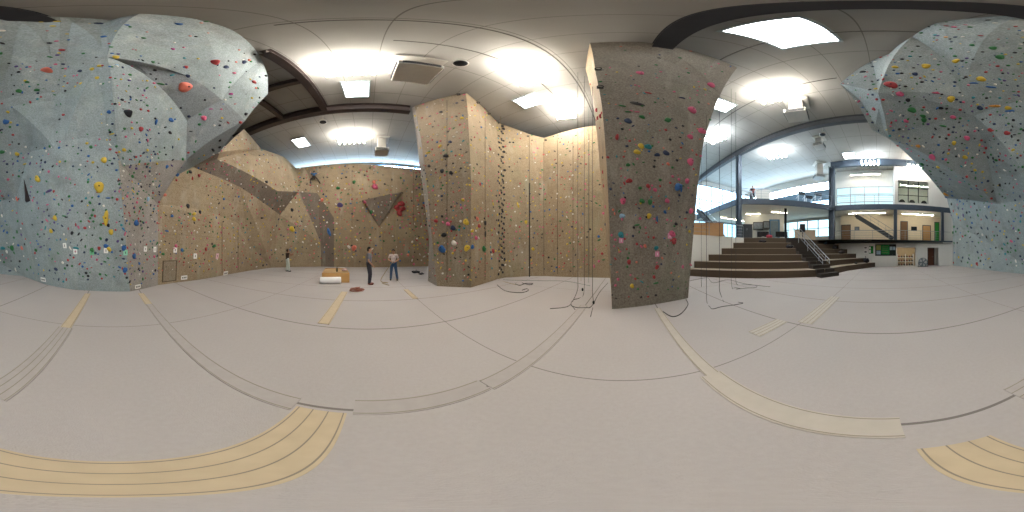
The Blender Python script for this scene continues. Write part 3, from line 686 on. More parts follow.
# ================================================================= FLOOR COVER STRIPS
TANV = mat('tan_vinyl_strip', 'b7a588', .75, .07, 7); TANV2 = mat('pale_vinyl_strip', 'b0a79a', .75, .06, 7); GRYV = mat('grey_hook_strip', 'a39c96', .85, .06, 9)
STITCH = mat('strip_stitching', '857c6c', .9, .05)
for x0, x1, y0, y1, m, lab in (
    (-1.07, .62, -.5, -.14, TANV, 'broad tan seam cover strip on the floor nearest the viewer'),
    (-1.2, -.98, -6.1, -4.75, TANV, 'tan seam cover strip running to the foot of the taupe arete panel'),
    (.8, 1.02, -6.1, -3.1, TANV, 'tan seam cover strip running to the steep grey face'),
    (.76, 1.06, -3.1, -1.0, GRYV, 'wide grey seam strip continuing the tan strip of the steep grey face'),
    (-1.2, -1.0, -4.75, -.52, GRYV, 'long grey seam strip continuing the tan strip of the taupe arete'),
    (-1.28, -1.06, -.1, 1.0, GRYV, 'short grey seam strip between the two longest grey strips'),
    (-1.26, -1.04, 1.02, 4.6, GRYV, 'grey seam strip leading to the ropes left of the pillar'),
    (.76, 1.02, -.12, 1.5, TANV2, 'pale yellowish wide seam strip curving under the lounge side of the floor'),
    (.82, .99, 1.5, 4.4, TANV2, 'pale yellowish seam strip leading to the foot of the pillar'),
    (-6.4, -3.3, -1.06, -.8, TANV, 'tan cross strip leading to the coiled red rope'),
    (-6.7, -5.25, 1.48, 1.68, TANV, 'short tan cross strip before the tower foot'),
    (3.1, 5.5, 1.38, 1.72, TANV2, 'pale wide cross strip on the floor towards the bleachers'),
    (2.1, 2.98, 1.9, 2.2, TANV2, 'short pale cross strip nearer the pillar than the other pale one')):
    mb = MB().box(((x0 + x1) / 2, (y0 + y1) / 2, .005), (x1 - x0, y1 - y0, .01))
    o = tag(mb.build('seam_cover', m), lab, 'floor strip', 'cover strips over the mat seams')
    st_ = MB(); L = x1 - x0 > y1 - y0
    for k in ((.06, .35, .65, .94) if min(x1 - x0, y1 - y0) > .3 else (.08, .92)):
        if L: st_.box(((x0 + x1) / 2, y0 + (y1 - y0) * k, .0105), (x1 - x0, .008, .003))
        else: st_.box((x0 + (x1 - x0) * k, (y0 + y1) / 2, .0105), (.008, y1 - y0, .003))
    st_.build('stitching', STITCH, o)

# ================================================================= PROPS ON THE MATS
WOOD = mat('honey_plywood', 'b98d55', .6, .09, 4)
cb = thing('wooden_box', (-9.2, -1.9, 0), 'low honey-coloured plywood box standing on the mats before the back wall', 'box')
ca, cbk = atZ(322, 282.6, 0), atZ(349.5, 282.6, 0)
cr = atD(351.5, 277, 11.0)
A_, B_ = Vector((ca.x, ca.y)), Vector((cbk.x, cbk.y)); u_ = (B_ - A_).normalized(); v_ = Vector((-u_.y, u_.x))
if v_.x > 0: v_ = -v_
Lb, Db, hb = (B_ - A_).length, 2.5, .5
cbl = lambda s, t, z: Vector((A_.x + u_.x * s + v_.x * t, A_.y + u_.y * s + v_.y * t, z))
ang_ = math.atan2(u_.y, u_.x)
for nm, s, t, ds, dt in (('side_panel', Lb / 2, .015, Lb, .03), ('side_panel', Lb / 2, Db - .015, Lb, .03), ('side_panel', .015, Db / 2, .03, Db - .06), ('side_panel', Lb - .015, Db / 2, .03, Db - .06)):
    MB().box(cbl(s, t, hb / 2), (ds, dt, hb), ang_).build(nm, WOOD, cb)
MB().box(cbl(Lb / 2, Db / 2, hb - .05), (Lb - .06, Db - .06, .03), ang_).build('lid_panel', mat('worn_plywood_lid', 'a98a5e', .7, .12, 3), cb)
bt = cbl(.55 * Lb, .9, hb - .035)
b = thing('drink_bottle', bt, 'dark green drink bottle standing on the plywood box', 'bottle')
MB().lathe([(.045, 0), (.047, .16), (.03, .21), (.018, .24)], tuple(bt), 14).build('bottle_body', mat('dark_green_glass', '1f3a24', .25, .05), b, smooth=True)
MB().lathe([(.02, .24), (.02, .275)], tuple(bt), 12).build('cap', DARK, b)
ct = cbl(.83 * Lb, 1.1, hb - .035)
mb = MB()
for k in range(7):
    mb.ell(ct + Vector((random.uniform(-.13, .13), random.uniform(-.13, .13), .05 + random.uniform(0, .05))), (random.uniform(.07, .12), random.uniform(.07, .12), random.uniform(.04, .07)), 10, 6)
o = mb.build('crumpled_shirt', mat('pinkish_cloth', 'c7a9a4', .9, .15, 9)); tag(o, 'crumpled pinkish shirt lying on the plywood box', 'clothing')
rm = o.modifiers.new('r', 'REMESH'); rm.mode = 'VOXEL'; rm.voxel_size = .02
ra, rb = atD(320, 279, 8.2), atD(341, 279, 8.2); ra.z = rb.z = .172
o = thing('foam_roll', (ra + rb) / 2, 'white roll of foam lying on the mats in front of the plywood box', 'roll')
MB().cyl(ra, rb, .17, n=28).build('rolled_sheet', mat('white_foam', 'e3e1dc', .7, .03), o, bevel=.02)
for p, q in ((ra, rb), (rb, ra)):
    d = (p - q).normalized(); sp_ = []
    x_ = Vector((0, 0, 1)); y_ = d.cross(x_)
    for k in range(60):
        t = k / 59; r = .03 + .13 * t; a = t * 5 * PI; sp_.append(p + d * .004 + x_ * (r * math.cos(a)) + y_ * (r * math.sin(a)))
    MB().tube(sp_, .005, 5).build('spiral_edge', GREYD, o)
def rope(pts, r, m, lab, cat='rope', grp=None, nm='climbing_rope'):
    return tag(MB().tube(pts, r, 8).build(nm, m, smooth=True), lab, cat, grp)
def smooth_pts(P, n=8):
    P = [Vector(p) for p in P]; out = []
    for i in range(len(P) - 1):
        p0, p1, p2, p3 = P[max(i - 1, 0)], P[i], P[i + 1], P[min(i + 2, len(P) - 1)]
        for k in range(n):
            t = k / n; out.append(.5 * ((2 * p1) + (p2 - p0) * t + (2 * p0 - 5 * p1 + 4 * p2 - p3) * t * t + (3 * p1 - p0 - 3 * p2 + p3) * t ** 3))
    out.append(P[-1]); return out
RRED = mat('reddish_brown_rope', '96604f', .9, .2, 40); RDK = mat('dark_grey_rope', '484644', .9, .15, 40); RGN = mat('teal_grey_rope', '4e6460', .9, .12, 40); RTAN = mat('faded_tan_rope', '96835f', .9, .12, 40)
cc_ = atZ(357, 291.3, 0); pts = []
for k in range(80):
    a = k * .62; r = .06 + .2 * abs(math.sin(k * .173)); pts.append((cc_.x + r * math.cos(a) * .8 + .03 * math.sin(k), cc_.y + r * math.sin(a) * 1.15, .025 + .2 * (k / 80) * (1 - r / .4) + .01 * math.sin(k * 1.3) ** 2))
rope(smooth_pts(pts, 3), .011, RRED, 'loose heap of reddish brown rope on the mats before the standing man')
# ropes at the left edge of the pillar
def hang(x, y, d, ztop, tail, m, lab, r=.0075, grp=None):
    p = atD(x, y, d); P = [(p.x, p.y, ztop), (p.x, p.y, ztop * .5), (p.x, p.y, 1.0), (p.x, p.y, .35)] + [tuple(q) for q in tail]
    return rope(smooth_pts(P, 6), r, m, lab, grp=grp)
F = lambda x, y, z=.014: atZ(x, y, 0) + Vector((0, 0, z))
hang(577.8, 285, 5.6, 12.15, [F(573, 301), F(569, 306), F(563, 308), F(550, 309)], RDK, 'dark rope left of the pillar, farthest from it, with a long tail on the floor')
hang(584.3, 285, 5.9, 12.15, [F(583, 296), F(578, 299), F(574, 300), F(571, 304), F(575, 310)], RDK, 'dark rope left of the pillar, second of the dark ropes, with a belay device')
hang(588.6, 275, 8.7, 11.9, [F(588.7, 283)], RGN, 'teal-grey rope hanging close to the tan wall behind the dark ropes')
hang(592.5, 285, 5.0, 12.15, [F(593.6, 304), F(592, 311), F(590.5, 317)], RDK, 'dark rope hanging left of the pillar, nearest to it, ending in a knot')
hang(581, 270, 9.2, 11.5, [F(581, 281)], RTAN, 'faded tan rope hanging against the tan wall between the dark ropes')
for x, y, d, lab in ((582.5, 289.5, 5.75, 'small dark belay device on the second rope left of the pillar'), (593.5, 304, 4.87, 'small dark knot at the foot of the rope nearest the pillar')):
    p = atD(x, y, d); p.z = max(p.z, .06)
    tag(MB().ell(p, (.035, .035, .06), 10, 8).build('belay_device' if 'device' in lab else 'rope_knot', DARK, smooth=True), lab, 'climbing gear')
rope(smooth_pts([F(571, 306), F(577, 308), F(586, 308), F(592, 306), F(600, 292), F(608, 283)], 6), .01, RDK, 'thin grey rope lying on the floor between the hanging ropes and the pillar')
rope(smooth_pts([F(497, 285), F(505, 291), F(520, 293), F(528, 291), F(527, 289), F(522, 290.5)], 6), .012, RDK, 'dark rope end curling on the floor right of the tower foot')
rope(smooth_pts([F(515, 284), F(520, 285.5), F(526, 283.6), F(533, 283.8), F(529, 285), F(522, 283)], 6), .014, RDK, 'small dark rope tangle on the floor before the black wall stripe')
rope(smooth_pts([F(503, 280), F(540, 281), F(566, 281.5), F(590, 286)], 6), .008, RGN, 'thin cord lying along the floor in front of the tan wall')
# ropes between pillar and bleachers
hang(701.3, 280, 7.4, 12.1, [F(701.5, 287)], RDK, 'rope hanging right of the pillar, the one closest to it')
hang(706.4, 290, 5.15, 12.1, [F(707, 303), F(710, 307.5), F(713, 309.3), F(722, 307), F(733, 305.5), F(743, 303.5), F(738, 302.5)], RDK, 'rope hanging right of the pillar with a long loop across the floor')
hang(719.4, 290, 5.5, 12.1, [F(721.5, 297), F(723.5, 302)], RDK, 'rope hanging right of the pillar, the middle one, with a short bent end')
hang(731.3, 280, 7.0, 12.1, [F(732.5, 289), F(735, 288), F(741, 289)], RDK, 'rope hanging in front of the bleachers, ending in a small tangle')
hang(735.8, 280, 7.3, 12.1, [F(737.5, 285), F(745, 285), F(755, 285.5), F(756, 287.5), F(745, 288.5), F(736, 289.5)], RDK, 'rope hanging before the bleachers, farthest from the pillar, flat loop on the floor')
rope(smooth_pts([F(690, 281), F(707, 278), F(713, 283), F(728, 280), F(745, 284), F(770, 287)], 6), .009, RDK, 'thin grey cord straggling over the floor before the lowest bleacher step')
rope(smooth_pts([F(663, 312), F(672, 317), F(681, 314), F(688, 305), F(686, 300)], 6), .011, RDK, 'thin rope loop on the floor at the right foot of the pillar')
hang(529.5, 265, 10.45, 6.2, [F(529.5, 277)], mat('black_rope', '1f1e1d', .9, .1), 'thick black strap hanging down the corner of the tan wall', .035)
hang(500.5, 200, 9.6, 11.8, [F(499, 279.5), F(508, 283), F(516, 285)], RTAN, 'faded tan rope hanging by the line of black holds', .01)

# gear on the mats behind the tower
def lump(name, c, s, m, lab, cat, seed, strap=True, grp=None):
    rn = random.Random(seed); mb = MB(); c = Vector(c)
    t = thing(name, c, lab, cat, grp)
    for k in range(8):
        mb.ell(c + Vector((rn.uniform(-.3, .3) * s[0], rn.uniform(-.3, .3) * s[1], s[2] * rn.uniform(.3, .55))), (s[0] * rn.uniform(.2, .33), s[1] * rn.uniform(.2, .33), s[2] * rn.uniform(.3, .42)), 12, 8)
    o = mb.build('bag_body' if strap else 'cloth_folds', m, t); r = o.modifiers.new('r', 'REMESH'); r.mode = 'VOXEL'; r.voxel_size = max(s) * .04
    sm = o.modifiers.new('s', 'SMOOTH'); sm.iterations = 4
    if strap:
        MB().tube([c + Vector((-.3 * s[0], 0, s[2] * .75)), c + Vector((-.1 * s[0], .05, s[2] * 1.15)), c + Vector((.15 * s[0], .05, s[2] * 1.1)), c + Vector((.32 * s[0], 0, s[2] * .7))], .02).build('strap', GREYD, t)
    else:
        MB().tube([c + Vector((-.35 * s[0], .1, .02)), c + Vector((0, .2 * s[1], s[2] * .75)), c + Vector((.35 * s[0], -.1, .03))], .025).build('sleeve', m, t)
    return t
BAGK = mat('black_nylon', '222124', .7, .15)
lump('gear_bag', atZ(416, 273, 0), (.55, .6, .2), BAGK, 'black gear bag lying on the mats behind the tower edge', 'bag', 3)
lump('gear_bag', atZ(421.5, 274.5, 0), (.35, .4, .12), BAGK, 'small black pouch on the mats beside the black gear bag at the tower edge', 'bag', 4)

# ================================================================= WALL FURNITURE
def onwall(x, y):
    th, e = ray(x, y); d = Vector((math.sin(th) * math.cos(e), math.cos(th) * math.cos(e), math.sin(e)))
    return BVH.ray_cast(Vector((0, 0, H)), d)
_v, _f, ZONES = [], [], []
for me, off, f, z in HOLDWALLS:       # the panels exactly as tessellated
    me.calc_loop_triangles(); o_ = len(_v); _v += [v.co + off for v in me.vertices]
    for tr in me.loop_triangles:
        if tr.polygon_index < len(f): _f.append([i + o_ for i in tr.vertices]); ZONES.append(z[tr.polygon_index])
BVH = BVHTree.FromPolygons(_v, _f)
def basis(n):
    n = n.normalized(); up = Vector((0, 0, 1)) if abs(n.z) < .9 else Vector((0, 1, 0))
    x = up.cross(n).normalized(); return Matrix((x, n.cross(x), n)).transposed()
CARDW = mat('white_card', 'e6e4dd', .6, .03); INK = mat('dark_print', '4a4a4a', .7, .05)
def card(x, y, w_, h_, lab, m=CARDW, name='route_card', marks=3, cat='sign', grp='route cards on the climbing walls', im=None):
    p, n, i, d = onwall(x, y)
    M = basis(n); t = thing(name, p + n * .02, lab, cat, grp)
    MB().box(p + n * .02, (w_, h_, .02), M=M).build('card_sheet', m, t)
    if marks:
        k = MB()
        for j in range(marks):
            k.box(p + n * .032 + M @ Vector(((j - (marks - 1) / 2) * w_ * .26, 0, 0)), (w_ * .16, h_ * .45, .004), M=M)
        k.build('printed_mark', im or INK, t)
for x, y, lab in ((43.5, 279.5, 'white number card low on the grey corner fold, near the floor'), (137.5, 286.5, 'white number card at the foot of the taupe arete panel'),
                  (184, 277.5, 'white number card at the foot of the tan wall, right of the hatch'), (225.5, 273.2, 'white number card at the foot of the tan wall, farther from the hatch')):
    p, n, i, d = onwall(x, y); s = d * .0061
    card(x, y, 7.2 * s, 4.0 * s, lab, marks=3)
PINKC = mat('pink_card', 'd58aa8', .6, .03)
for x, y, m, lab in ((75.5, 251.5, CARDW, 'small white card under the teal hold on the steep grey face'), (92, 252, mat('green_card', '6fbf8a', .6, .03), 'small green card under a green hold on the steep grey face'),
                     (106, 250.5, CARDW, 'small white card under the blue hold on the steep grey face'), (125.5, 252.5, mat('mint_card', '8fd0b0', .6, .03), 'small mint card under a blue hold by the arete'),
                     (65, 245.5, CARDW, 'small white card beside yellow holds on the steep grey face'), (145, 249, CARDW, 'small pale card on the taupe arete panel'), (154.5, 249.5, CARDW, 'small pale card on the taupe arete panel near the tan wall'),
                     (175, 250, CARDW, 'small white card on the tan wall above the hatch'), (217, 256, mat('pale_pink_card', 'd9b0b5', .6, .03), 'small pale pink card on the lower tan wall'), (195, 256, CARDW, 'small white card on the lower tan wall between coloured holds'),
                     (621, 240.5, PINKC, 'pink edged card under the teal hold on the pillar'), (657, 254, PINKC, 'white and pink card under the teal hold near the pillar middle'), (669.5, 236, PINKC, 'white card beside the large pink hold on the pillar')):
    p, n, i, d = onwall(x, y); s = d * .0061
    card(x, y, 4.2 * s, 5.2 * s, lab, m, marks=1 if m is not PINKC else 1, im=CARDW if m is PINKC else None)
ANC = mat('anchor_steel', '3a3633', .5, .1, metal=.5)
for x, y, lab in ((459, 95, 'small dark top anchor at the highest corner of the tower'), (477, 103, 'small dark top anchor on the right slope of the tower'), (488, 114, 'small dark top anchor low on the right slope of the tower'), (502.5, 127, 'small dark top anchor above the line of black holds'),
                  (528, 136.5, 'small dark top anchor above the black strap on the tan wall'), (546, 140.5, 'small dark top anchor in the corner of the tan wall behind the ropes'), (345, 166.5, 'small dark top anchor at the middle of the back wall'), (353.5, 167, 'small dark top anchor on the back wall, just right of its middle'),
                  (370, 167.5, 'small dark top anchor on the back wall above the pink holds'), (320, 168, 'small dark top anchor on the back wall above the climber in blue'), (598, 70, 'small dark top anchor high on the pale side edge of the pillar'), (600, 88, 'small dark top anchor on the pale side edge of the pillar, the lower one')):
    p, n, i, d = onwall(x, y)
    if p is None: continue
    M = basis(n); t = thing('rope_anchor', p, lab, 'anchor', 'top anchors of the climbing walls')
    MB().box(p + n * .02, (.16, .1, .04), M=M).build('anchor_plate', ANC, t, bevel=.008)
    c_ = p + n * .09
    MB().tube([c_ + M @ Vector((.07 * math.cos(a * PI / 8), 0, .06 * math.sin(a * PI / 8))) for a in range(17)], .018, 6).build('ring', ANC, t)
# vertical joints between the panels of the tan walls
JNT = mat('dark_panel_joint', '4a3d2e', .9, .1)
for k, (x, y0, y1) in enumerate(((529.3, 137, 275), (543.8, 142, 274), (557.5, 140, 274), (573, 137, 275), (589, 134, 275), (383, 230, 264), (352, 170, 262), (413.5, 172, 225), (447, 100, 283), (485, 118, 280), (238, 226, 270), (222, 222, 273))):
    P = []
    for j in range(13):
        p, n, i, d = onwall(x, y0 + (y1 - y0) * j / 12)
        if p is not None and (not P or abs((p - Vector((0, 0, H))).length - (P[-1] - Vector((0, 0, H))).length) < 4): P.append(p + n * .004)
    if len(P) > 3: struct(MB().tube(P, .014, 6).build(f'trim_{k + 1}', JNT))
# access hatch
p, n, i, d = onwall(169.5, 271); M = basis(n)
t = thing('access_hatch', p, 'square brown wooden hatch at the foot of the tan wall beside the arete', 'hatch')
MB().box(p + n * .015, (.78, .98, .03), M=M).build('hatch_door', OLIVE, t, bevel=.01)
f = MB()
for sx, sy, lx, ly in ((-1, 0, .04, 1.06), (1, 0, .04, 1.06), (0, 1, .86, .04), (0, -1, .86, .04)): f.box(p + n * .02 + M @ Vector((sx * .41, sy * .51, 0)), (lx, ly, .05), M=M)
f.build('hatch_frame', mat('dark_brown_trim', '5c4d38', .7, .08), t)

# ================================================================= LOUNGE FURNITURE
def on_tier(x, y):
    """the tread point seen at this azimuth whose step edge lies closest to the sight line"""
    th, e = ray(x, y); d = Vector((math.sin(th), math.cos(th))); best = None
    for k in range(1, 7):
        P = offset(BP, TD * (k - 1) + .35)
        for q, r in zip(P, P[1:]):
            s_ = r - q; den = d.x * s_.y - d.y * s_.x
            if abs(den) < 1e-6: continue
            t = (q.x * s_.y - q.y * s_.x) / den; u = (q.x * d.y - q.y * d.x) / den
            if t > 0 and -.01 <= u <= 1.01:
                err = abs(math.atan2(TR * k - H, t - .35) - e)
                if best is None or err < best[0]: best = (err, Vector((d.x * t, d.y * t, TR * k)))
    return best[1]
REDC = mat('red_white_cloth', 'a33d4d', .9, .5, 14)
for x, y, s, m, lab, cat, nm, strap in ((769, 235.7, (.55, .55, .35), REDC, 'red and white jacket dropped on an upper bleacher step', 'clothing', 'jacket', False),
        (763, 235.7, (.45, .3, .14), mat('white_cloth', 'cfcac4', .9, .1), 'white shirt beside the red jacket on the bleachers', 'clothing', 'shirt', False),
        (762.5, 240.7, (.6, .5, .3), BAGK, 'black bag on the top bleacher step behind the red jacket', 'bag', 'backpack', True),
        (789, 246.2, (.7, .5, .28), BAGK, 'black sports bag on a bleacher step left of the dark stair', 'bag', 'sports_bag', True),
        (834, 247.0, (.6, .6, .36), BAGK, 'black bag on the upper right bleacher step', 'bag', 'sports_bag', True),
        (842, 255.2, (1.2, .7, .42), mat('brown_black_nylon', '2f2723', .7, .3, 5), 'big dark heap of bags on the bleachers right of the stair', 'bag', 'sports_bag', True),
        (866, 257.6, (.8, .7, .6), BAGK, 'black backpack on the far curved end of the bleachers', 'bag', 'backpack', True),
        (826, 244.5, (.5, .4, .35), mat('blue_grey_nylon', '5d7484', .7, .2), 'blue-grey bag on the bleachers behind the stair handrails', 'bag', 'backpack', True),
        (856, 262.2, (.35, .3, .16), BAGK, 'small black shoe bag on the lowest curved bleacher step', 'bag', 'shoe_bag', True)):
    p = on_tier(x, y)
    lump(nm, p, s, m, lab, cat, int(x), strap)
# drum fan
fp = Vector((16.9, atX(923, 258, 16.9).y, .47))
t = thing('drum_fan', (fp.x, fp.y, 0), 'round grey drum fan standing on the floor beside the far doorway', 'fan')
MB().lathe([(.46, -.12), (.49, -.1), (.49, .1), (.46, .12)], (0, 0, 0), 28)
drum = MB(); n_ = 28
for r, xx in ((.44, -.13), (.48, -.12), (.48, .12), (.44, .13)): drum.v += [(fp.x + xx, fp.y + r * math.cos(2 * PI * i / n_), fp.z + r * math.sin(2 * PI * i / n_)) for i in range(n_)]
for k in range(3): drum.f += [(k * n_ + i, k * n_ + (i + 1) % n_, (k + 1) * n_ + (i + 1) % n_, (k + 1) * n_ + i) for i in range(n_)]
drum.m = [0] * len(drum.f)
drum.build('drum', mat('fan_grey', '7a8587', .5, .06), t, smooth=True)
for k in range(5):
    a = 2 * PI * k / 5; u = Vector((0, math.cos(a), math.sin(a))); v = Vector((.5, -math.sin(a) * .8, math.cos(a) * .8)).normalized()
    MB().add([fp + u * .06 - v * .06, fp + u * .42 - v * .14, fp + u * .42 + v * .12, fp + u * .06 + v * .05, fp + u * .06 - v * .06 + Vector((.012, 0, 0)), fp + u * .42 - v * .14 + Vector((.012, 0, 0)), fp + u * .42 + v * .12 + Vector((.012, 0, 0)), fp + u * .06 + v * .05 + Vector((.012, 0, 0))],
             [(0, 1, 2, 3), (7, 6, 5, 4), (0, 4, 5, 1), (1, 5, 6, 2), (2, 6, 7, 3), (3, 7, 4, 0)]).build('blade', MATS['fan_grey'], t)
gr = MB()
for r in (.08, .14, .2, .26, .32, .38, .44): gr.tube([fp + Vector((-.14, r * math.cos(2 * PI * i / 24), r * math.sin(2 * PI * i / 24))) for i in range(25)], .008, 5)
for i in range(12): a = 2 * PI * i / 12; gr.tube([fp + Vector((-.14, 0, 0)), fp + Vector((-.14, .45 * math.cos(a), .45 * math.sin(a)))], .007, 5)
gr.build('grille', RAILM, t)
MB().cyl(fp - Vector((.1, 0, 0)), fp + Vector((.1, 0, 0)), .09, n=14).build('motor', GREYD, t)
st_ = MB()
for s in (-1, 1): st_.tube([fp + Vector((-.25, s * .5, -.45)), fp + Vector((.25, s * .5, -.45))], .02); st_.tube([fp + Vector((0, s * .5, -.45)), fp + Vector((0, s * .5, 0))], .02)
st_.tube([fp + Vector((.2, -.5, -.45)), fp + Vector((.2, .5, -.45))], .02); st_.build('stand', GREYD, t)
# notice boards on the ground-level end wall
def board(x0, x1, y0, y1, lab, name, base, parts, cat='notice board', X=17.48):
    a, b_ = atX(x0, y1, X), atX(x1, y0, X); c = (a + b_) / 2; w_ = abs(a.y - b_.y); h_ = abs(a.z - b_.z)
    t = thing(name, c, lab, cat)
    MB().box(c, (.05, w_, h_)).build('backing_board', base, t)
    for nm, u0, u1, v0, v1, m in parts:   # u from the viewer's left, v from the bottom
        MB().box((c.x - .03, c.y + w_ / 2 - (u0 + u1) / 2 * w_, c.z - h_ / 2 + (v0 + v1) / 2 * h_), (.012, (u1 - u0) * w_, (v1 - v0) * h_)).build(nm, m, t)
GP = mat('green_poster', '1f7a34', .5, .12, 6); YP = mat('muted_yellow_print', '8a8a4a', .5, .2, 8); LP = mat('pale_photo_print', '93a7b0', .5, .3, 7); BLKB = mat('black_board', '17201b', .5, .1)
parts = [('poster', .29, .68, .12, .94, GP), ('photo_print', .05, .27, .5, .92, YP), ('photo_print', .06, .26, .12, .45, LP), ('photo_print', .7, .83, .5, .8, LP), ('photo_print', .85, .97, .5, .8, LP)]
parts += [('text_strip', .33, .62, v, v + .05, YP) for v in (.25, .42, .58, .75)]
board(875.2, 896, 244.3, 255.8, 'large black board with green poster and small photos on the end wall', 'notice_board', BLKB, parts)
board(869, 873.4, 246, 253.6, 'small green and white poster beside the large black board', 'wall_poster', GP, [('printed_sheet', .05, .4, .1, .5, CARDW), ('printed_sheet', .05, .4, .6, .9, CARDW)], 'poster')
board(863.8, 867.4, 246.2, 249.4, 'white paper notice left of the green poster, the upper of two', 'paper_notice', CARDW, [('printed_mark', .2, .8, .3, .7, INK)], 'notice')
board(863.8, 867.4, 250.2, 253.6, 'white paper notice left of the green poster, the lower of two', 'paper_notice', CARDW, [('printed_mark', .2, .8, .3, .7, INK)], 'notice')
# shoe cubby rack
t = thing('shoe_rack', (18.3, (cubY0 + cubY1) / 2, 0), 'white rack of shoe shelves inside the lit opening of the end wall', 'rack')
cm = (cubY0 + cubY1) / 2; cwid = cubY1 - cubY0 - .3
for z in (.06, .5, .94): MB().box((18.3, cm, z), (.4, cwid, .05)).build('shelf', WHITE, t)
for s in (-1, 0, 1): MB().box((18.3, cm + s * cwid / 2, .68), (.42, .05, 1.34)).build('upright', WHITE, t)
proto = None
rows = [('bottom', .086), ('middle', .526), ('top', .966)]
cols_ = [('black', DARK), ('dark red', mat('dark_red_rubber', '7a2f30', .6, .1)), ('black', DARK), ('dark red', MATS['dark_red_rubber']), ('grey', GREYD), ('black', DARK)]
pos_ = ('at its far left end', 'second from its left end', 'left of its middle', 'right of its middle', 'second from its right end', 'at its far right end')
for rn_, z in rows:
    for k in range(6):
        yy = cm + cwid * (.42 - .168 * k); mm = cols_[(k + len(rn_)) % 6]
        if proto is None:
            proto = thing('rental_shoe', (0, 0, 0), 'x', 'shoe')
            so_ = MB().prism([(-.14, -.045), (.08, -.055), (.15, -.03), (.15, .03), (.08, .055), (-.14, .045)], 0, .03).build('sole', DARK, proto, world=False)
            up_ = MB().ell((-.05, 0, .07), (.09, .05, .065), 12, 8).ell((.06, 0, .05), (.09, .05, .035), 12, 8).build('upper', DARK, proto, world=False, smooth=True)
            o = proto
        else: o = copy_tree(proto)
        o.location = (18.22, yy, z); o.rotation_euler = (0, 0, PI); o.scale = (1.25, 1.45, 1.5)
        o['label'] = f'{mm[0]} shoe on the {rn_} shelf of the white rack, {pos_[k]}'; o['group'] = 'shoes on the rack'
        for ch in o.children:
            if ch.name.startswith('upper'):
                ch.material_slots[0].link = 'OBJECT'; ch.material_slots[0].material = mm[1]
# lounge floor furniture
def cabinet(x, y, d, w_, h_, dp, m, lab, cat, name, z=Z1):
    th, e = ray(x, y); p = atD(x, y, d); p.z = z
    t = thing(name, p, lab, cat, rz=-th)
    MB().box((0, 0, h_ / 2), (w_, dp, h_)).build('carcass', m, t, world=False, bevel=.01)
    MB().box((0, -.01, h_ + .015), (w_ + .06, dp + .06, .03)).build('worktop', m, t, world=False)
    for s in (-1, 1):
        dr = MB().box((s * w_ / 4, -dp / 2 - .012, h_ / 2), (w_ / 2 - .03, .02, h_ - .16)).build('door', m, t, world=False)
        MB().cyl((s * .06, -dp / 2 - .04, h_ * .6), (s * .06, -dp / 2 - .04, h_ * .75), .012, n=8).build('handle', RAILM, dr, world=False)
    return t
cabinet(704, 233, 12.7, 3.0, .95, .6, mat('pale_wood_desk', 'b08a63', .6, .08, 5), 'pale wooden counter standing behind the low white wall near the pillar', 'counter', 'lounge_counter')
cabinet(747, 233, 16.6, 1.1, 1.5, .6, GREYD, 'dark grey cabinet standing at the top of the bleachers by the tall post', 'cabinet', 'storage_cabinet')
cabinet(805, 234, 17.2, 2.2, 1.0, .6, mat('pale_counter', 'b7a58d', .6, .06), 'pale low counter at the top of the dark stair', 'counter', 'lounge_counter')
def bench(x, y, d, w_, lab, m=DARK):
    th, e = ray(x, y); p = atD(x, y, d); p.z = Z1
    t = thing('lounge_bench', p, lab, 'bench', 'lounge benches', rz=-th)
    MB().box((0, 0, .43), (w_, .5, .1)).build('seat', m, t, world=False, bevel=.02)
    MB().box((0, .24, .75), (w_, .08, .5)).build('backrest', m, t, world=False, bevel=.02)
    for s in (-1, 1):
        for q in (-1, 1): MB().box((s * (w_ / 2 - .06), q * .2, .19), (.06, .06, .38)).build('leg', RAILM, t, world=False)
bench(763, 235, 17.8, 1.3, 'black lounge bench under the framed pictures')
bench(781.5, 235, 17.8, 1.3, 'black lounge bench right of the blue door frame')
# lounge back partition with blue door
pa, pb = atD(744, 240, 20.2), atD(784, 240, 19.9)
perimeter('wall_lounge', (pa.x, pa.y), (pb.x, pb.y), Z1, Z2 - .5, WHITE, -.15)
th, e = ray(774.5, 230); p = atD(774.5, 230, 19.75); p.z = Z1
t = bpy.data.objects.new('door_6', None); COL.objects.link(t); t.location = p; t.rotation_euler = (0, 0, -th); t['kind'] = 'structure'
BLUEF = mat('blue_door_paint', '3d6f96', .5, .05)
MB().box((0, 0, 1.25), (1.0, .06, 2.5)).build('door_leaf', mat('door_glass_dark', '6c7d88', .2, .15), t, world=False)
f = MB()
for s in (-1, 1): f.box((s * .56, -.03, 1.3), (.14, .12, 2.6))
f.box((0, -.03, 2.6), (1.26, .12, .14)); f.build('door_frame', BLUEF, t, world=False)
MB().box((.4, -.08, 1.05), (.04, .06, .3)).build('door_handle', RAILM, t, world=False)
p = atD(785.5, 225, 17.3)
struct(MB().cyl((p.x, p.y, Z1), (p.x, p.y, Z2 - .5), .14, n=16).build('column_lounge', DARK))
p = atD(802.5, 228, 16.4)
t = thing('stand_loudspeaker', (p.x, p.y, Z1), 'black loudspeaker on a stand at the top of the dark stair', 'loudspeaker')
MB().cyl((p.x, p.y, Z1 + .04), (p.x, p.y, p.z - .35), .03, n=10).build('pole', DARK, t)
MB().cyl((p.x, p.y, Z1), (p.x, p.y, Z1 + .05), .3, .22, n=16).build('base', DARK, t)
s_ = MB().box((p.x, p.y, p.z), (.55, .5, .75), -ray(802.5, 0)[0]).build('speaker_box', DARK, t, bevel=.03)
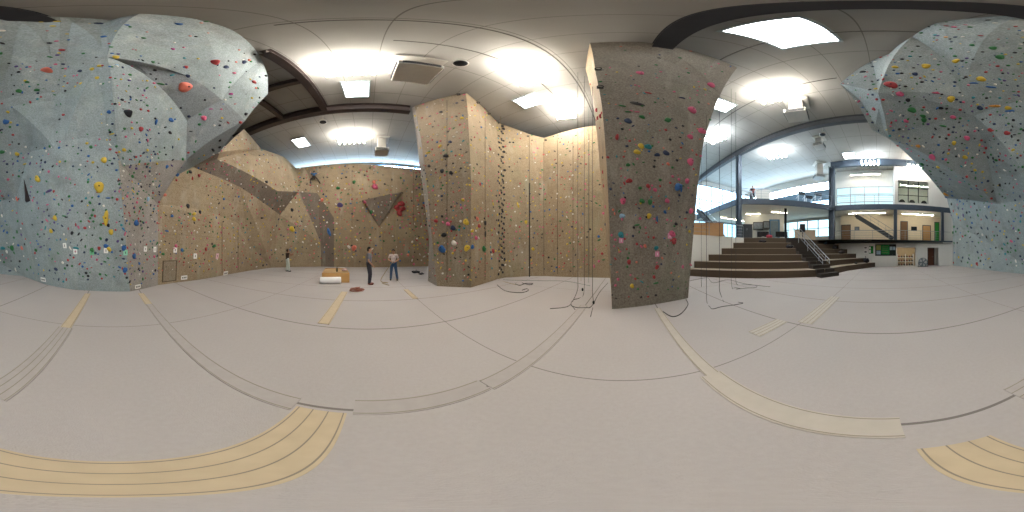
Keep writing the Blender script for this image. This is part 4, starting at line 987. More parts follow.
# stair to the upper deck behind the pillar edge
t = thing('lounge_stair', (6.5, 13.5, Z1), 'dark stair slanting up behind the pillar edge to the upper deck', 'staircase')
sa, sb = atD(722.5, 237.5, 14.5), atD(699, 211, 17.0)
for dx in (-.5, .5):
    MB().bar(sa + Vector((dx * .8, dx * .6, 0)), sb + Vector((dx * .8, dx * .6, 0)), .08, .4).build('stringer', GREYD, t)
for k in range(13):
    p = sa.lerp(sb, (k + .5) / 13); MB().box(p + Vector((0, 0, .1)), (1.0, .3, .05), .65).build('step', DARK, t)
r = MB()
for zz in (.55, 1.0): r.tube([sa + Vector((-.4, -.3, zz)), sb + Vector((-.4, -.3, zz))], .025)
for k in range(6): p = sa.lerp(sb, k / 5) + Vector((-.4, -.3, 0)); r.cyl(p, p + Vector((0, 0, 1.0)), .02, n=6)
r.build('handrail', RAILM, t)

# ---- exercise machines on the upper deck -------------------------------------
MW = mat('machine_white', 'c9cdd0', .4, .05)
def bike(name, lab, x, y, d, rz):
    p = atD(x, y, d); t = thing(name, (p.x, p.y, Z2), lab, 'exercise machine', 'exercise machines on the upper deck', rz)
    b = MB(); b.box((0, .55, .05), (.5, .1, .08)).box((0, -.45, .05), (.45, .1, .08)).bar((0, -.45, .08), (0, .55, .08), .1, .07); b.build('base', GREYD, t, world=False)
    f = MB(); f.tube([(0, -.4, .1), (0, -.2, .6), (0, -.22, .95)], .04).tube([(0, -.2, .5), (0, .3, .45), (0, .42, 1.1)], .045); f.build('frame', MW, t, world=False)
    MB().cyl((-.05, .35, .36), (.05, .35, .36), .27, n=22).build('flywheel', GREYD, t, world=False)
    MB().ell((0, -.24, .98), (.12, .16, .05), 12, 7).build('saddle', DARK, t, world=False, smooth=True)
    MB().tube([(-.25, .25, 1.15), (-.22, .45, 1.12), (0, .45, 1.1), (.22, .45, 1.12), (.25, .25, 1.15)], .022).build('handlebar', DARK, t, world=False)
    MB().box((0, .48, 1.25), (.22, .05, .16)).build('console', DARK, t, world=False)
    c = MB(); c.cyl((-.12, .02, .38), (.12, .02, .38), .03).bar((.12, .02, .38), (.12, .16, .26), .03, .03).bar((-.12, .02, .38), (-.12, -.12, .5), .03, .03)
    c.box((.17, .16, .25), (.1, .1, .03)).box((-.17, -.12, .51), (.1, .1, .03)); c.build('pedal_crank', GREYD, t, world=False)
def treadmill(lab, x, y, d, rz):
    p = atD(x, y, d); t = thing('treadmill', (p.x, p.y, Z2), lab, 'exercise machine', 'exercise machines on the upper deck', rz)
    MB().box((0, 0, .12), (.75, 1.8, .18)).build('deck', GREYD, t, world=False, bevel=.02)
    MB().box((0, -.1, .215), (.5, 1.5, .02)).build('running_belt', DARK, t, world=False)
    for s in (-1, 1): MB().bar((s * .36, .75, .2), (s * .36, .85, 1.35), .07, .07).build('upright', MW, t, world=False)
    MB().box((0, .85, 1.42), (.85, .12, .35)).build('console', DARK, t, world=False, bevel=.03)
    h = MB()
    for s in (-1, 1): h.tube([(s * .36, .8, 1.1), (s * .38, .3, 1.05), (s * .38, .1, 1.0)], .03)
    h.build('handrail', MW, t, world=False)
bike('exercise_bike', 'exercise bike at the near corner of the upper deck beside the tall post', 744, 195, 16.9, .9)
bike('exercise_bike', 'exercise bike on the upper deck under the person in red', 752.5, 195, 16.6, 2.2)
bike('exercise_bike', 'exercise bike on the upper deck right of the white board panel', 774, 195, 18.0, 1.4)
treadmill('treadmill on the upper deck, nearest to the boxed air unit', 799, 195, 18.6, 2.4)
treadmill('treadmill on the upper deck, halfway between the other treadmills', 806.5, 195, 19.9, 2.4)
treadmill('treadmill on the upper deck, closest to the corner post', 815, 195, 18.9, 2.4)
p = atD(763, 193, 16.5); th = ray(763, 0)[0]
t = thing('room_divider', (p.x, p.y, Z2), 'white screen panel standing behind the upper deck railing', 'screen', rz=-th)
MB().box((0, 0, .75), (1.5, .06, 1.2)).build('panel', WHITE, t, world=False, bevel=.02)
for s in (-1, 1): MB().box((s * .65, 0, .05), (.06, .5, .1)).build('foot', GREYD, t, world=False)
# office chairs behind the end window
def chair(x, y, lab):
    p = atX(x, y, 18.35); t = thing('office_chair', (p.x, p.y, Z2), lab, 'chair', 'office chairs behind the end window')
    MB().ell((0, 0, wz0 - Z2 + .22), (.07, .38, .42), 14, 9).build('backrest', DARK, t, world=False, smooth=True)
    MB().ell((.25, 0, wz0 - Z2 - .28), (.28, .3, .07), 14, 7).build('seat', DARK, t, world=False, smooth=True)
    MB().cyl((.25, 0, .06), (.25, 0, wz0 - Z2 - .3), .035, n=10).build('gas_post', GREYD, t, world=False)
    for k in range(5): a = 2 * PI * k / 5; MB().bar((.25, 0, .08), (.25 + .3 * math.cos(a), .3 * math.sin(a), .05), .05, .04).build('leg', GREYD, t, world=False)
chair(902, 200, 'black office chair behind the end window, farthest from the grey wall'); chair(912, 201, 'black office chair behind the end window, in the middle'); chair(924, 202, 'black office chair behind the end window, nearest the grey wall')

# ================================================================= PEOPLE
SKIN = mat('skin_tone', 'b98a6c', .6, .04); SKIND = mat('darker_skin_tone', '8a5f46', .6, .04); HAIR = mat('black_hair', '17130f', .7, .2, 40)
def remesh(o, v, it=3):
    r = o.modifiers.new('r', 'REMESH'); r.mode = 'VOXEL'; r.voxel_size = v; r.use_smooth_shade = True
    s = o.modifiers.new('s', 'SMOOTH'); s.iterations = it; s.factor = .5
class Body(MB):
    def limb(s, a, b, r0, r1):
        a, b = Vector(a), Vector(b); s.cyl(a, b, r0, r1, 14); s.ell(a, (r0, r0, r0), 12, 8); s.ell(b, (r1, r1, r1), 12, 8); return s
def person(name, label, loc, rz, J, shirt, trous, shoe, skin=SKIN, hair=HAIR, sleeve=.55, extra=None, hgt=1.0, grp=None, hand_dir=None):
    D = dict(pel=(0, 0, .97), chest=(0, 0, 1.28), neck=(0, 0, 1.49), head=(0, .02, 1.66),
             shl=(-.185, 0, 1.42), shr=(.185, 0, 1.42), ell=(-.24, -.02, 1.13), elr=(.24, -.02, 1.13), wrl=(-.24, .08, .89), wrr=(.24, .08, .89),
             hil=(-.09, 0, .92), hir=(.09, 0, .92), knl=(-.1, .02, .5), knr=(.1, .02, .5), anl=(-.11, -.02, .09), anr=(.11, -.02, .09), face=(0, 1, 0))
    D.update(J); V = {k: Vector(v) for k, v in D.items()}
    t = thing(name, loc, label, 'person', grp, rz); t.scale = (hgt,) * 3
    B = Body()
    # trunk
    B.limb(V['pel'], V['pel'].lerp(V['chest'], .5), .125, .115).limb(V['pel'].lerp(V['chest'], .5), V['chest'], .115, .13)
    B.limb(V['shl'] * .75 + V['chest'] * .25, V['shr'] * .75 + V['chest'] * .25, .085, .085)
    B.limb(V['chest'], V['neck'] - Vector((0, 0, .08)), .13, .08).limb(V['neck'] - Vector((0, 0, .05)), V['head'] - Vector((0, 0, .06)), .058, .055)
    hd, fc = V['head'], V['face'].normalized(); sd = fc.cross(Vector((0, 0, 1))).normalized()
    upv = sd.cross(fc)
    M = Matrix((sd, fc, upv)).transposed()
    B.ell(hd, (.078, .095, .115), 18, 12, M).ell(hd + fc * .035 - upv * .06, (.055, .06, .055), 14, 9, M)
    B.ell(hd + fc * .098 - upv * .012, (.014, .02, .022), 10, 7, M)               # nose
    B.ell(hd + fc * .088 - upv * .052, (.024, .012, .008), 10, 6, M)              # mouth
    for s in (-1, 1): B.ell(hd + sd * (s * .078), (.012, .024, .034), 10, 7, M)   # ears
    for s in 'lr':
        B.limb(V['sh' + s], V['el' + s], .052, .04).limb(V['el' + s], V['wr' + s], .04, .027)
        B.limb(V['hi' + s], V['kn' + s], .085, .058).limb(V['kn' + s], V['an' + s], .056, .036)
        # hand: palm, four fingers of different length, thumb
        w_, e_ = V['wr' + s], V['el' + s]; d = (w_ - e_).normalized()
        if hand_dir and s in hand_dir: d = Vector(hand_dir[s]).normalized()
        sg = 1 if s == 'l' else -1
        side = d.cross(fc); side = (side if side.length > .1 else d.cross(Vector((0, 0, 1)))).normalized() * sg; pn = d.cross(side).normalized()
        B.limb(w_, w_ + d * .07, .026, .032).limb(w_ + d * .06 - side * .022, w_ + d * .06 + side * .022, .02, .02)
        for q, (o_, ln) in enumerate(((-.03, .06), (-.01, .075), (.01, .07), (.03, .052))):
            a = w_ + d * .085 + side * o_; m_ = a + d * ln * .55 + side * o_ * .25; B.limb(a, m_, .0095, .009).limb(m_, m_ + (d * .8 + fc * .5).normalized() * ln * .5, .009, .0078)
        a = w_ + d * .03 - side * .025; m_ = a - side * .03 + d * .03; B.limb(a, m_, .012, .0105).limb(m_, m_ + d * .03 - side * .006, .0105, .009)
        an = V['an' + s]; B.limb(an, an + Vector((0, .08, -.045)), .036, .03)
    remesh(B.build('body', skin, t, world=False), .0085, 2)
    C = Body(); e1 = .017
    C.limb(V['pel'] + Vector((0, 0, .02)), V['pel'].lerp(V['chest'], .5), .135, .128).limb(V['pel'].lerp(V['chest'], .5), V['chest'], .128, .145)
    C.limb(V['shl'] * .8 + V['chest'] * .2, V['shr'] * .8 + V['chest'] * .2, .098, .098).limb(V['chest'], V['neck'] - Vector((0, 0, .1)), .142, .085)
    for s in 'lr':
        if sleeve > 0: C.limb(V['sh' + s], V['sh' + s].lerp(V['el' + s], sleeve), .068, .062)
    o = C.build('shirt', shirt, t, world=False); remesh(o, .014, 4)
    P = Body(); P.limb(V['hil'] + Vector((0, 0, .06)), V['hir'] + Vector((0, 0, .06)), .105, .105).limb(V['pel'] - Vector((0, 0, .02)), V['pel'] + Vector((0, 0, .04)), .132, .134)
    for s in 'lr': P.limb(V['hi' + s], V['kn' + s], .105, .078).limb(V['kn' + s], V['an' + s] + Vector((0, 0, .02)), .078, .066)
    o = P.build('trousers', trous, t, world=False); remesh(o, .014, 3)
    b_ = MB(); wz = V['pel'].z + .045
    b_.lathe([(.141, 0), (.143, .02), (.141, .04)], (V['pel'].x, V['pel'].y, wz), 20); b_.build('harness_belt', DARK, t, world=False)
    for s in 'lr':
        an = V['an' + s]; k = Body(); k.ell(an + Vector((0, .07, -.045)), (.05, .14, .045), 14, 8).ell(an + Vector((0, -.01, -.02)), (.048, .06, .06), 12, 8)
        o = k.build('shoe', shoe, t, world=False, smooth=True)
    h_ = Body(); h_.ell(hd - fc * .018 + upv * .022, (.088, .1, .108), 18, 12, M).ell(hd - fc * .05 - upv * .03, (.075, .06, .075), 14, 9, M)
    h_.build('hair', hair, t, world=False, smooth=True)
    for s in (-1, 1): MB().ell(hd + fc * .088 + sd * (s * .032) + upv * .012, (.012, .008, .007), 8, 6, M).build('eye', DARK, t, world=False, smooth=True)
    return t, V
p1 = atZ(369, 284.5, 0)
person('person', 'man in grey t-shirt and dark trousers standing in profile, arms down, before the back wall', (p1.x, p1.y, 0), -.18,
       dict(elr=(.22, .02, 1.13), wrr=(.19, .2, .93), ell=(-.24, -.05, 1.14), wrl=(-.2, .12, .93), knl=(-.09, .06, .5), anl=(-.09, .02, .09), anr=(.1, .03, .09), knr=(.1, .05, .5), face=(0, 1, -.05)),
       mat('grey_tshirt', '77757a', .9, .08), mat('charcoal_trousers', '35343a', .9, .1), mat('dusty_red_shoe', '7d4a40', .7, .1), hgt=1.03)
p2 = atZ(393.5, 280.3, 0)
person('person', 'man in white checked shirt and blue jeans looking down at the rope in his hands', (p2.x, p2.y, 0), -PI / 2 - .25,
       dict(head=(0, .06, 1.64), face=(0, 1, -.55), ell=(-.29, -.04, 1.17), elr=(.29, -.04, 1.17), wrl=(-.14, .2, 1.08), wrr=(.13, .2, 1.1), knl=(-.16, .04, .5), anl=(-.22, 0, .09), knr=(.13, .03, .5), anr=(.16, -.02, .09)),
       mat('white_checked_shirt', 'c9b9b2', .9, .22, 22), mat('blue_jeans', '3e5672', .9, .1), DARK, hgt=.99)
p3 = atZ(287.5, 271.6, 0)
person('person', 'climber in dark top and white trousers belaying with raised arm by the left tan wall', (p3.x, p3.y, 0), .95,
       dict(elr=(.24, .26, 1.36), wrr=(.2, .48, 1.52), ell=(-.22, .2, 1.2), wrl=(-.1, .42, 1.3), face=(.1, 1, .35), knl=(-.12, .03, .5), anl=(-.14, -.03, .09), anr=(.15, .06, .09), knr=(.12, .06, .5)),
       mat('dark_brown_top', '3d3026', .9, .1), mat('white_trousers', 'bdc4bb', .9, .05), DARK, skin=SKIND, sleeve=.15, hgt=1.02)
q = onwall(315, 176); cp = q[0]
cl_t, _ = person('person', 'climber in blue t-shirt spread against the top of the tan back wall', (cp.x + .33, cp.y, cp.z - 1.25), PI / 2 + .15,
       dict(pel=(0, -.08, .97), chest=(0, -.02, 1.28), neck=(0, .02, 1.49), head=(0, .04, 1.66), ell=(-.42, .05, 1.6), wrl=(-.4, .2, 1.88), elr=(.42, .05, 1.36), wrr=(.6, .2, 1.6),
            hil=(-.1, -.08, .92), hir=(.1, -.08, .92), knl=(-.4, .1, .72), anl=(-.42, .06, .3), knr=(.42, .1, .62), anr=(.62, .06, .2)),
       mat('blue_tshirt', '44688c', .9, .08), mat('dark_brown_trousers', '453830', .9, .1), mat('dark_brown_shoe', '4a2f28', .7, .1), hgt=1.0)
p4 = atD(752.5, 190, 16.65)
person('person', 'person in a dull red top seated on an exercise bike on the upper deck', (p4.x, p4.y, Z2 + .02), 2.2,
       dict(pel=(0, -.22, 1.06), chest=(0, -.1, 1.36), neck=(0, -.03, 1.56), head=(0, .02, 1.73), shl=(-.185, -.06, 1.5), shr=(.185, -.06, 1.5), ell=(-.26, .12, 1.28), elr=(.26, .12, 1.28), wrl=(-.24, .3, 1.17), wrr=(.24, .3, 1.17),
            hil=(-.09, -.2, 1.02), hir=(.09, -.2, 1.02), knl=(-.13, .2, .86), anl=(-.17, -.12, .6), knr=(.13, .22, .72), anr=(.17, .13, .34)),
       mat('dull_red_top', '8a4544', .9, .1), mat('black_leggings', '26262a', .9, .1), DARK)
# belay ropes of the two men and of the far climber
rr = [(p2.x + .16, p2.y - .05, 1.08), (p2.x + .3, p2.y - .5, .5), (p2.x + .4, p2.y - .75, .05), tuple(F(388, 283)), tuple(F(382, 283.2)), tuple(F(389, 285.5))]
rope(smooth_pts(rr, 6), .014, RTAN, 'tan rope running from the hands of the man in jeans down to the mats')
rope(smooth_pts([(p2.x + .1, p2.y + .1, 1.1), (p2.x - 1.2, p2.y + .3, 3.0), (-16.75, p2.y + .7, 11.4)], 6), .011, RTAN, 'tan rope rising from the man in jeans to the top of the back wall')
rope(smooth_pts([(p3.x - .05, p3.y + .3, 1.5), (cp.x + 1.2, cp.y - .6, 6.0), (cp.x + .5, cp.y - .03, cp.z - .22)], 6), .011, RGN, 'rope rising from the climber in white trousers to the climber in blue')

# ================================================================= CLIMBING HOLDS
HC = {'y': ('yellow', 'c9a93a'), 'g': ('green', '2f6b3a'), 'b': ('blue', '2f5c93'), 'n': ('navy', '2a3550'), 'r': ('red', 'a33a3c'), 'p': ('pink', 'c65a78'), 'k': ('black', '201f22'),
      's': ('salmon', 'd2705c'), 'w': ('white', 'd8d2c6'), 't': ('teal', '2f7f86'), 'o': ('orange', 'd08a3a'), 'm': ('magenta', 'a33b78'), 'u': ('purple', '5a4a78'), 'd': ('dark brown', '3a2a26'),
      'c': ('pale blue', '86a6bd'), 'e': ('dark grey', '4d4b4a')}
HM = {k: mat(v[0].replace(' ', '_') + '_resin', v[1], .55, .12, 25) for k, v in HC.items()}
def dome(kind, seed):
    rn = random.Random(seed); n, k = 16, 7; vs, fs = [], []
    ph = [rn.uniform(0, 6.28) for _ in range(4)]
    for j in range(k + 1):
        a = PI / 2 * j / k
        for i in range(n):
            t = 2 * PI * i / n; r = math.cos(a) * (1 + .13 * math.sin(2 * t + ph[0]) + .07 * math.sin(3 * t + ph[1])); x, y, z = r * math.cos(t), r * math.sin(t), math.sin(a)
            if kind == 'jug': z = z * .7 + .35 * max(0, y) * math.cos(a); y = y * .8
            elif kind == 'edge': x *= 1.35; y *= .5; z *= .5 + .4 * max(0, y)
            elif kind == 'pinch': x *= .5; y *= 1.4; z *= .6
            elif kind == 'wedge': z *= .8 * (1 + .6 * y); x *= 1.1 - .3 * y
            else: z *= .6 + .1 * math.sin(3 * t + ph[2]) * math.cos(a)
            vs.append((x * .5, y * .5, z * .5))
    for j in range(k):
        for i in range(n): fs.append((j * n + i, j * n + (i + 1) % n, (j + 1) * n + (i + 1) % n, (j + 1) * n + i))
    fs.append(tuple(range(n - 1, -1, -1))); fs.append(tuple(range(k * n, k * n + n)))
    me = bpy.data.meshes.new('climbing_hold'); me.from_pydata(vs, [], fs)
    bm = bmesh.new(); bm.from_mesh(me); bmesh.ops.remove_doubles(bm, verts=bm.verts, dist=1e-4); bmesh.ops.recalc_face_normals(bm, faces=bm.faces); bm.to_mesh(me); bm.free()
    for p in me.polygons: p.use_smooth = True
    me.materials.append(HM['k']); return me
KINDS_ = ['round', 'jug', 'edge', 'pinch', 'wedge']
SHAPE = {'round': 'knob', 'jug': 'jug', 'edge': 'long edge', 'pinch': 'upright pinch', 'wedge': 'wedge'}
DOMES = {k: [dome(k, i * 7 + len(k)) for i in range(3)] for k in KINDS_}
BOLT = bpy.data.meshes.new('bolt_hole')
_b = MB().lathe([(.07, .0), (.07, .03), (.035, .03), (.03, .012)], n=10); BOLT.from_pydata(_b.v, [], _b.f); BOLT.materials.append(DARK)
LIST = """53,26,y,9e 41,22,y,6e 89,24,y,6e 67,34,y,7e 81,37,y,5e 70,40,b,9e 45,44,y,7e 73,46,y,6e 59,53,y,6e 116,31,y,6e 127,25,b,8e 119,35,n,5e 137,37,b,4e 147,32,s,5e 141,56,b,5e 153,62,g,7e 136,50,r,4e 116,57,y,6 47,70,s,9w 80,71,n,5 92,69,y,5 100,66,y,5 97,78,y,5 82,84,y,6 91,98,y,8 77,105,y,6 19,91,g,6 27,82,g,4 37,90,g,5 6,122,b,7 8,112,y,4 20,110,g,4 109,112,b,5 117,65,c,7e 128,113,k,9w 141,129,r,6 156,122,b,7p 147,88,g,5p 124,150,y,5 101,114,y,5 101,123,y,6 112,134,y,6e 98,128,t,6 74,133,g,3 2,152,g,5 17,154,y,5 91,147,g,4 50,146,g,4
25,164,y,5e 104,160,y,7 38,179,y,9 99,187,y,12 106,218,y,15p 111,232,y,6 108,198,b,5e 49,191,u,9e 17,199,s,6p 55,218,y,6 51,231,y,5 64,216,g,5e 88,182,g,3 85,228,r,4 12,248,g,6 3,248,t,6 22,248,s,5 76,248,t,7e 92,250,g,5 106,246,b,6 124,248,b,6 125,270,b,6 56,269,n,5 72,233,k,4 136,223,b,8 134,256,b,6 148,199,c,5 109,249,y,6 95,216,r,3
185,87,s,14 161,84,g,9e 186,67,r,9e 215,62,r,8w 226,67,n,6 244,62,n,6 179,24,b,12e 173,49,m,8e 188,76,n,5 234,73,p,4 239,50,s,6e 254,82,r,5 231,94,m,4 262,102,y,4 246,114,k,4 171,120,b,6 204,118,p,6 211,109,m,5e 213,150,k,8e 190,36,s,6e 208,33,s,5e 201,23,s,6e 249,60,s,4 236,62,s,3 252,98,y,3 256,88,s,3 205,100,k,3 222,118,y,3
190,172,k,5 188,206,k,5 194,214,y,5 194,219,y,5 172,216,b,4 167,231,b,5e 200,212,k,4 190,214,g,3 214,246,g,5 182,250,b,4 163,254,g,4 206,249,r,4 262,218,k,5e 266,182,k,4 165,195,s,4 177,175,b,5 176,246,p,4 224,199,b,3 211,226,s,3
340,205,u,6 375,187,p,7 365,202,p,5 401,204,r,8 397,208,r,7 402.5,209,r,7 399.5,213.5,r,7 329,232,b,9p 354,248,s,6 292,229,y,6 354,182,g,4 267,182,k,3 292,210,k,4 338,188,g,4 371,212,g,4 322,200,s,4 374,182,s,4 349,247,w,4 408,255,s,3 309,205,g,2
442,249,b,8w 466,222,y,7 467,248,y,7 454,243,w,6 453,228,n,6 444,235,k,6 484,249,g,7 472,247,b,6 442,171,k,5 451,173,k,5 446,156,k,6 479,226,r,5 485,234,k,6p 436,221,r,5 428,153,y,6e 480,184,r,4 490,149,r,4 518,205,y,6p 493,251,r,5 448,224,p,5 477,219,s,5 485,223,k,5 472,231,y,5 429,166,k,4 463,200,y,4 476,238,p,5 526,222,y,4 533,249,y,4 441,112,k,4 462,118,y,4 430,124,s,3 422,118,r,3 450,142,n,4 440,146,y,4
649,216,y,6 657,219,b,6p 623,201,p,7 642,201,g,6 650,202,g,6 667,201,p,6 622,216,c,6 637,225,g,6e 621,235,t,7 672,234,p,8 674,241,r,7 656,248,t,6 629,181,r,7 628,165,g,5 657,267,r,5 654,277,r,4 656,283,g,6e 632,286,y,5 619,251,y,4p 637,278,g,4e 629,262,r,5 641,297,k,3 678,187,b,9 640,73,p,14e 628,121,n,8 622,106,g,8e 628,112,g,7e 617,137,r,9p 637,152,y,7 641,146,y,7 648,147,t,8 657,155,n,6 637,112,p,6e 642,117,g,6 667,120,g,6 648,93,r,8e 659,58,k,6e 656,65,g,6e 637,104,e,16e 711,85,p,8 692,110,p,10 682,98,n,8e 702,131,p,9 668,120,g,7 690,137,p,7 666,153,n,7 690,162,p,9 681,188,b,8p 691,211,p,6 687,181,p,6 668,164,s,4 660,180,g,4 648,186,r,5 640,188,g,4 655,190,p,5 676,224,k,4 645,246,s,4 665,212,b,4
597,110,r,6 601,116,r,6 598,118,r,5 602,113,r,4 600,128,r,3 603,172,r,4 604,186,r,4
895,67,y,10e 926,66,y,8 891,85,r,12 915,74,n,10e 936,93,p,9e 951,99,y,8 900,94,p,7 912,110,g,8 923,116,g,6 924,120,g,6 943,126,g,8e 953,117,p,6 967,138,p,7 965,157,y,6 954,143,y,5 974,83,b,10e 981,79,y,8 991,87,b,11e 966,77,d,6e 956,61,y,7 955,56,g,8e 1000,57,g,16e 993,48,g,14e 972,45,g,10e 946,37,o,8e 954,27,p,9e 937,40,r,6e 970,27,g,8e 995,106,o,12e 1010,111,b,10e 1008,108,y,6 1007,133,r,6 980,108,n,6 906,121,p,5 874,109,r,5 888,147,g,8e 986,148,r,4 922,164,g,6 932,157,p,7 938,167,y,5 918,146,o,5 946,194,o,6 863,72,k,5 908,100,k,5 941,108,k,5 990,130,r,5 1013,150,y,4 996,160,g,4 975,170,y,4 960,182,p,4 1000,185,k,4 985,190,s,3 1015,95,b,5e"""
holds = []
def put(x, y, col, s, kind, rn):
    e_ = kind == 'edge'
    h = onwall(x, y)
    if h[0] is None: return None
    p, n, i, d = h
    ce = max(.25, math.cos(ray(x, y)[1]))
    if ce < .5 and kind == 'edge': kind = 'round'
    return dict(p=p, n=n, z=ZONES[i], d=d, col=col, px=s * math.sqrt(ce), size=max(.05, d * .0061 * s * ce if e_ else d * .0061 * s * math.sqrt(ce)), kind=kind, x=x, y=y, rot=rn.uniform(-.9, .9))
rn = random.Random(5)
for tok in LIST.split():
    x, y, c, s = tok.split(','); k = None
    if s[-1] in 'ewp': k = {'e': 'edge', 'w': 'wedge', 'p': 'pinch'}[s[-1]]; s = s[:-1]
    s = float(s) * .9; h = put(float(x), float(y), c, s / (1.3 if k in ('edge', 'pinch') else 1), k or rn.choice(['round', 'round', 'jug']), rn)
    if h:
        h['hand'] = True
        if k in ('edge', 'pinch'): h['rot'] *= .3
        holds.append(h)
# the crack line of black holds beside the tower
for k in range(76):
    yy = 124 + k * 2.0; holds.append(h) if (h := put(500.5 + (k % 3) * 2.0 - 1 + rn.uniform(-1.3, 1.3), yy + rn.uniform(-1, 1), 'k', rn.uniform(2.3, 3.3), 'round', rn)) else None
# scattered smaller holds
PAL = {'grey': 'gggggkkkknnnbbrrrppywwuyt', 'tan': 'rrrpppyyyywwwkkkggbssnt', 'pil': 'rrrrpppggggknnbtyss'}
def scatter(x0, x1, y0, y1, n, pal, lo, hi, min_d=2.6):
    pts = []
    tries = 0
    while len(pts) < n and tries < n * 12:
        tries += 1
        x, y = rn.uniform(x0, x1), rn.uniform(y0, y1)
        e = math.radians(LATMAX - y * KV)
        if rn.random() > math.cos(e) ** .8: continue
        if any(abs(x - a) < min_d and abs(y - b) < min_d for a, b in pts): continue
        h = put(x, y, rn.choice(PAL[pal]), rn.uniform(lo, hi) ** 1, rn.choice(KINDS_), rn)
        if h is None or h['p'].z < .25: continue
        t_ = 'grey' in h['z'] or 'taupe' in h['z']
        if (pal == 'grey') != t_: continue
        if pal == 'pil' and 'pillar' not in h['z']: continue
        if pal == 'tan' and 'pillar' in h['z']: continue
        pts.append((x, y)); holds.append(h)
scatter(0, 160, 60, 282, 560, 'grey', 1.5, 3.4)
scatter(0, 120, 20, 60, 22, 'grey', 3, 5, 5)
scatter(105, 268, 15, 190, 110, 'grey', 1.8, 3.8, 4)
scatter(840, 1024, 20, 270, 600, 'grey', 1.5, 3.4)
scatter(117, 160, 150, 285, 150, 'grey', 1.2, 2.6)
scatter(158, 300, 135, 272, 460, 'tan', 1.2, 2.3)
scatter(296, 430, 165, 262, 460, 'tan', 1.1, 2.2)
scatter(410, 500, 92, 284, 420, 'tan', 1.2, 2.8)
scatter(498, 612, 122, 272, 330, 'tan', 1.2, 2.3)
scatter(590, 735, 45, 300, 260, 'pil', 1.5, 3.4, 3.5)
hand = [h for h in holds if h.get('hand')]; rest = sorted([h for h in holds if not h.get('hand')], key=lambda h: -h['px'])
NI = 300
chosen = sorted(holds, key=lambda h: -h['px'] - (.8 if h.get('hand') else 0))[:NI]
ids = {id(h) for h in chosen}; small = [h for h in holds if id(h) not in ids]
def size_word(s): return 'huge' if s > .42 else 'large' if s > .27 else 'medium' if s > .16 else 'small'
ORD = ['lowest', 'second lowest', 'third lowest', 'fourth lowest', 'fifth lowest', 'sixth lowest', 'seventh lowest', 'eighth lowest', 'ninth lowest', 'tenth lowest', 'eleventh lowest', 'twelfth lowest']
groups = {}
for h in chosen: groups.setdefault((size_word(h['size']), h['col'], h['kind'], h['z']), []).append(h)
def mset(h):
    M = basis(h['n']).to_4x4() @ Matrix.Rotation(h['rot'], 4, 'Z') @ Matrix.Scale(h['size'], 4)
    M.translation = h['p'] + h['n'] * .002
    return M
seen = set()
for (sw, c, kd, zn), hs in groups.items():
    hs.sort(key=lambda h: h['p'].z)
    for i, h in enumerate(hs):
        me = DOMES[kd][rn.randrange(3)]
        o = bpy.data.objects.new('climbing_hold', me); COL.objects.link(o); o.matrix_world = mset(h)
        o.material_slots[0].link = 'OBJECT'; o.material_slots[0].material = HM[c]
        base = f'{sw} {HC[c][0]} {SHAPE[kd]} hold on {zn}'
        if len(hs) > 1:
            pos = ORD[i] if i < len(hs) - 1 else 'highest'
            if len(hs) == 2: pos = ('lower', 'higher')[i]
            base += f', {pos} of {("two", "three", "four", "five", "six", "seven", "eight", "nine", "ten", "eleven", "twelve", "thirteen", "fourteen")[min(len(hs) - 2, 12)]}'
        tag(o, base, 'climbing hold', 'holds on ' + zn)
        if h['px'] >= 6:
            b = bpy.data.objects.new('bolt', BOLT); COL.objects.link(b); b.parent = o
            top = max((v.co for v in me.vertices), key=lambda v: v.z)
            b.location = (top.x, top.y, top.z - .012)
# all remaining small footholds: one object
order = list(HC); allv, allf, allm = [], [], []
lo = {}
for kd in KINDS_:
    n, k = 7, 3; vs, fs = [], []
    for j in range(k):
        a = PI / 2 * j / k
        for i in range(n):
            t = 2 * PI * i / n; sx, sy = {'edge': (1.3, .55), 'pinch': (.6, 1.3)}.get(kd, (1, .9)); vs.append((.5 * sx * math.cos(a) * math.cos(t), .5 * sy * math.cos(a) * math.sin(t), .32 * math.sin(a)))
    vs.append((0, 0, .32))
    for j in range(k - 1):
        for i in range(n): fs.append((j * n + i, j * n + (i + 1) % n, (j + 1) * n + (i + 1) % n, (j + 1) * n + i))
    for i in range(n): fs.append(((k - 1) * n + i, (k - 1) * n + (i + 1) % n, k * n))
    lo[kd] = (vs, fs)
for h in small:
    M = mset(h); vs, fs = lo[h['kind']]; o_ = len(allv)
    allv += [M @ Vector(v) for v in vs]; allf += [tuple(i + o_ for i in f) for f in fs]; allm += [order.index(h['col'])] * len(fs)
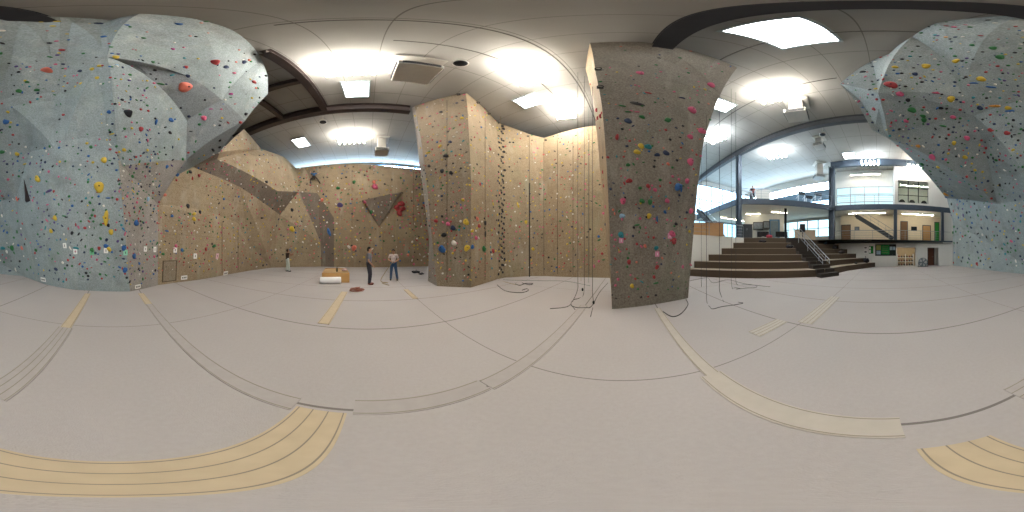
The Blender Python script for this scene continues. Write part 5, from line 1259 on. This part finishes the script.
me = bpy.data.meshes.new('small_climbing_holds'); me.from_pydata(allv, [], allf)
for c in order: me.materials.append(HM[c])
for p, i in zip(me.polygons, allm): p.material_index = i
o = bpy.data.objects.new('small_climbing_holds', me); COL.objects.link(o)
tag(o, 'hundreds of small coloured footholds scattered over all the climbing walls', 'climbing holds', None, 'stuff')
# the tall narrow dark wooden fin on the grey corner
p, n, i, d = onwall(26.5, 190); M = basis(n); s = d * .0061
fin = [Vector((-1.2, 13, 0)), Vector((-3, -12, 0)), Vector((3.4, -12, 0)), Vector((1.5, -2, 2.6)), Vector((-1.5, -11, 2.6))]
tag(MB().add([p + M @ (v * s) for v in fin], [(0, 1, 4), (0, 4, 3), (0, 3, 2), (1, 2, 3, 4), (0, 2, 1)]).build('wooden_fin', mat('dark_stained_fin', '2e211e', .6, .1)), 'tall narrow dark brown triangular fin bolted to the grey corner fold', 'climbing volume')

# ================================================================= CAMERA, WORLD
cd = bpy.data.cameras.new('camera'); cd.type = 'PANO'
try: cc = cd.cycles; cc.panorama_type
except Exception: cc = cd
cc.panorama_type = 'EQUIRECTANGULAR'
cc.latitude_min = -PI / 2; cc.latitude_max = math.radians(LATMAX)
cc.longitude_min = -PI; cc.longitude_max = PI
cam = bpy.data.objects.new('camera', cd); COL.objects.link(cam)
cam.location = (0, 0, H); cam.rotation_euler = (PI / 2, 0, math.radians((624 - 512) * 360 / 1024))
sc.camera = cam
wd = bpy.data.worlds.new('sky'); sc.world = wd; wd.use_nodes = True
nt = wd.node_tree; bg = nt.nodes['Background']
sky = nt.nodes.new('ShaderNodeTexSky'); sky.sky_type = 'NISHITA'; sky.sun_disc = False; sky.sun_elevation = math.radians(40)
nt.links.new(sky.outputs[0], bg.inputs[0]); bg.inputs[1].default_value = .25
vs = sc.view_settings; vs.view_transform = 'Standard'; vs.look = 'None'; vs.gamma = 1; vs.use_curve_mapping = False; vs.exposure = 0.22
sc.cycles.max_bounces = 8; sc.cycles.diffuse_bounces = 5; sc.cycles.use_denoising = True
sc.cycles.sample_clamp_indirect = 8
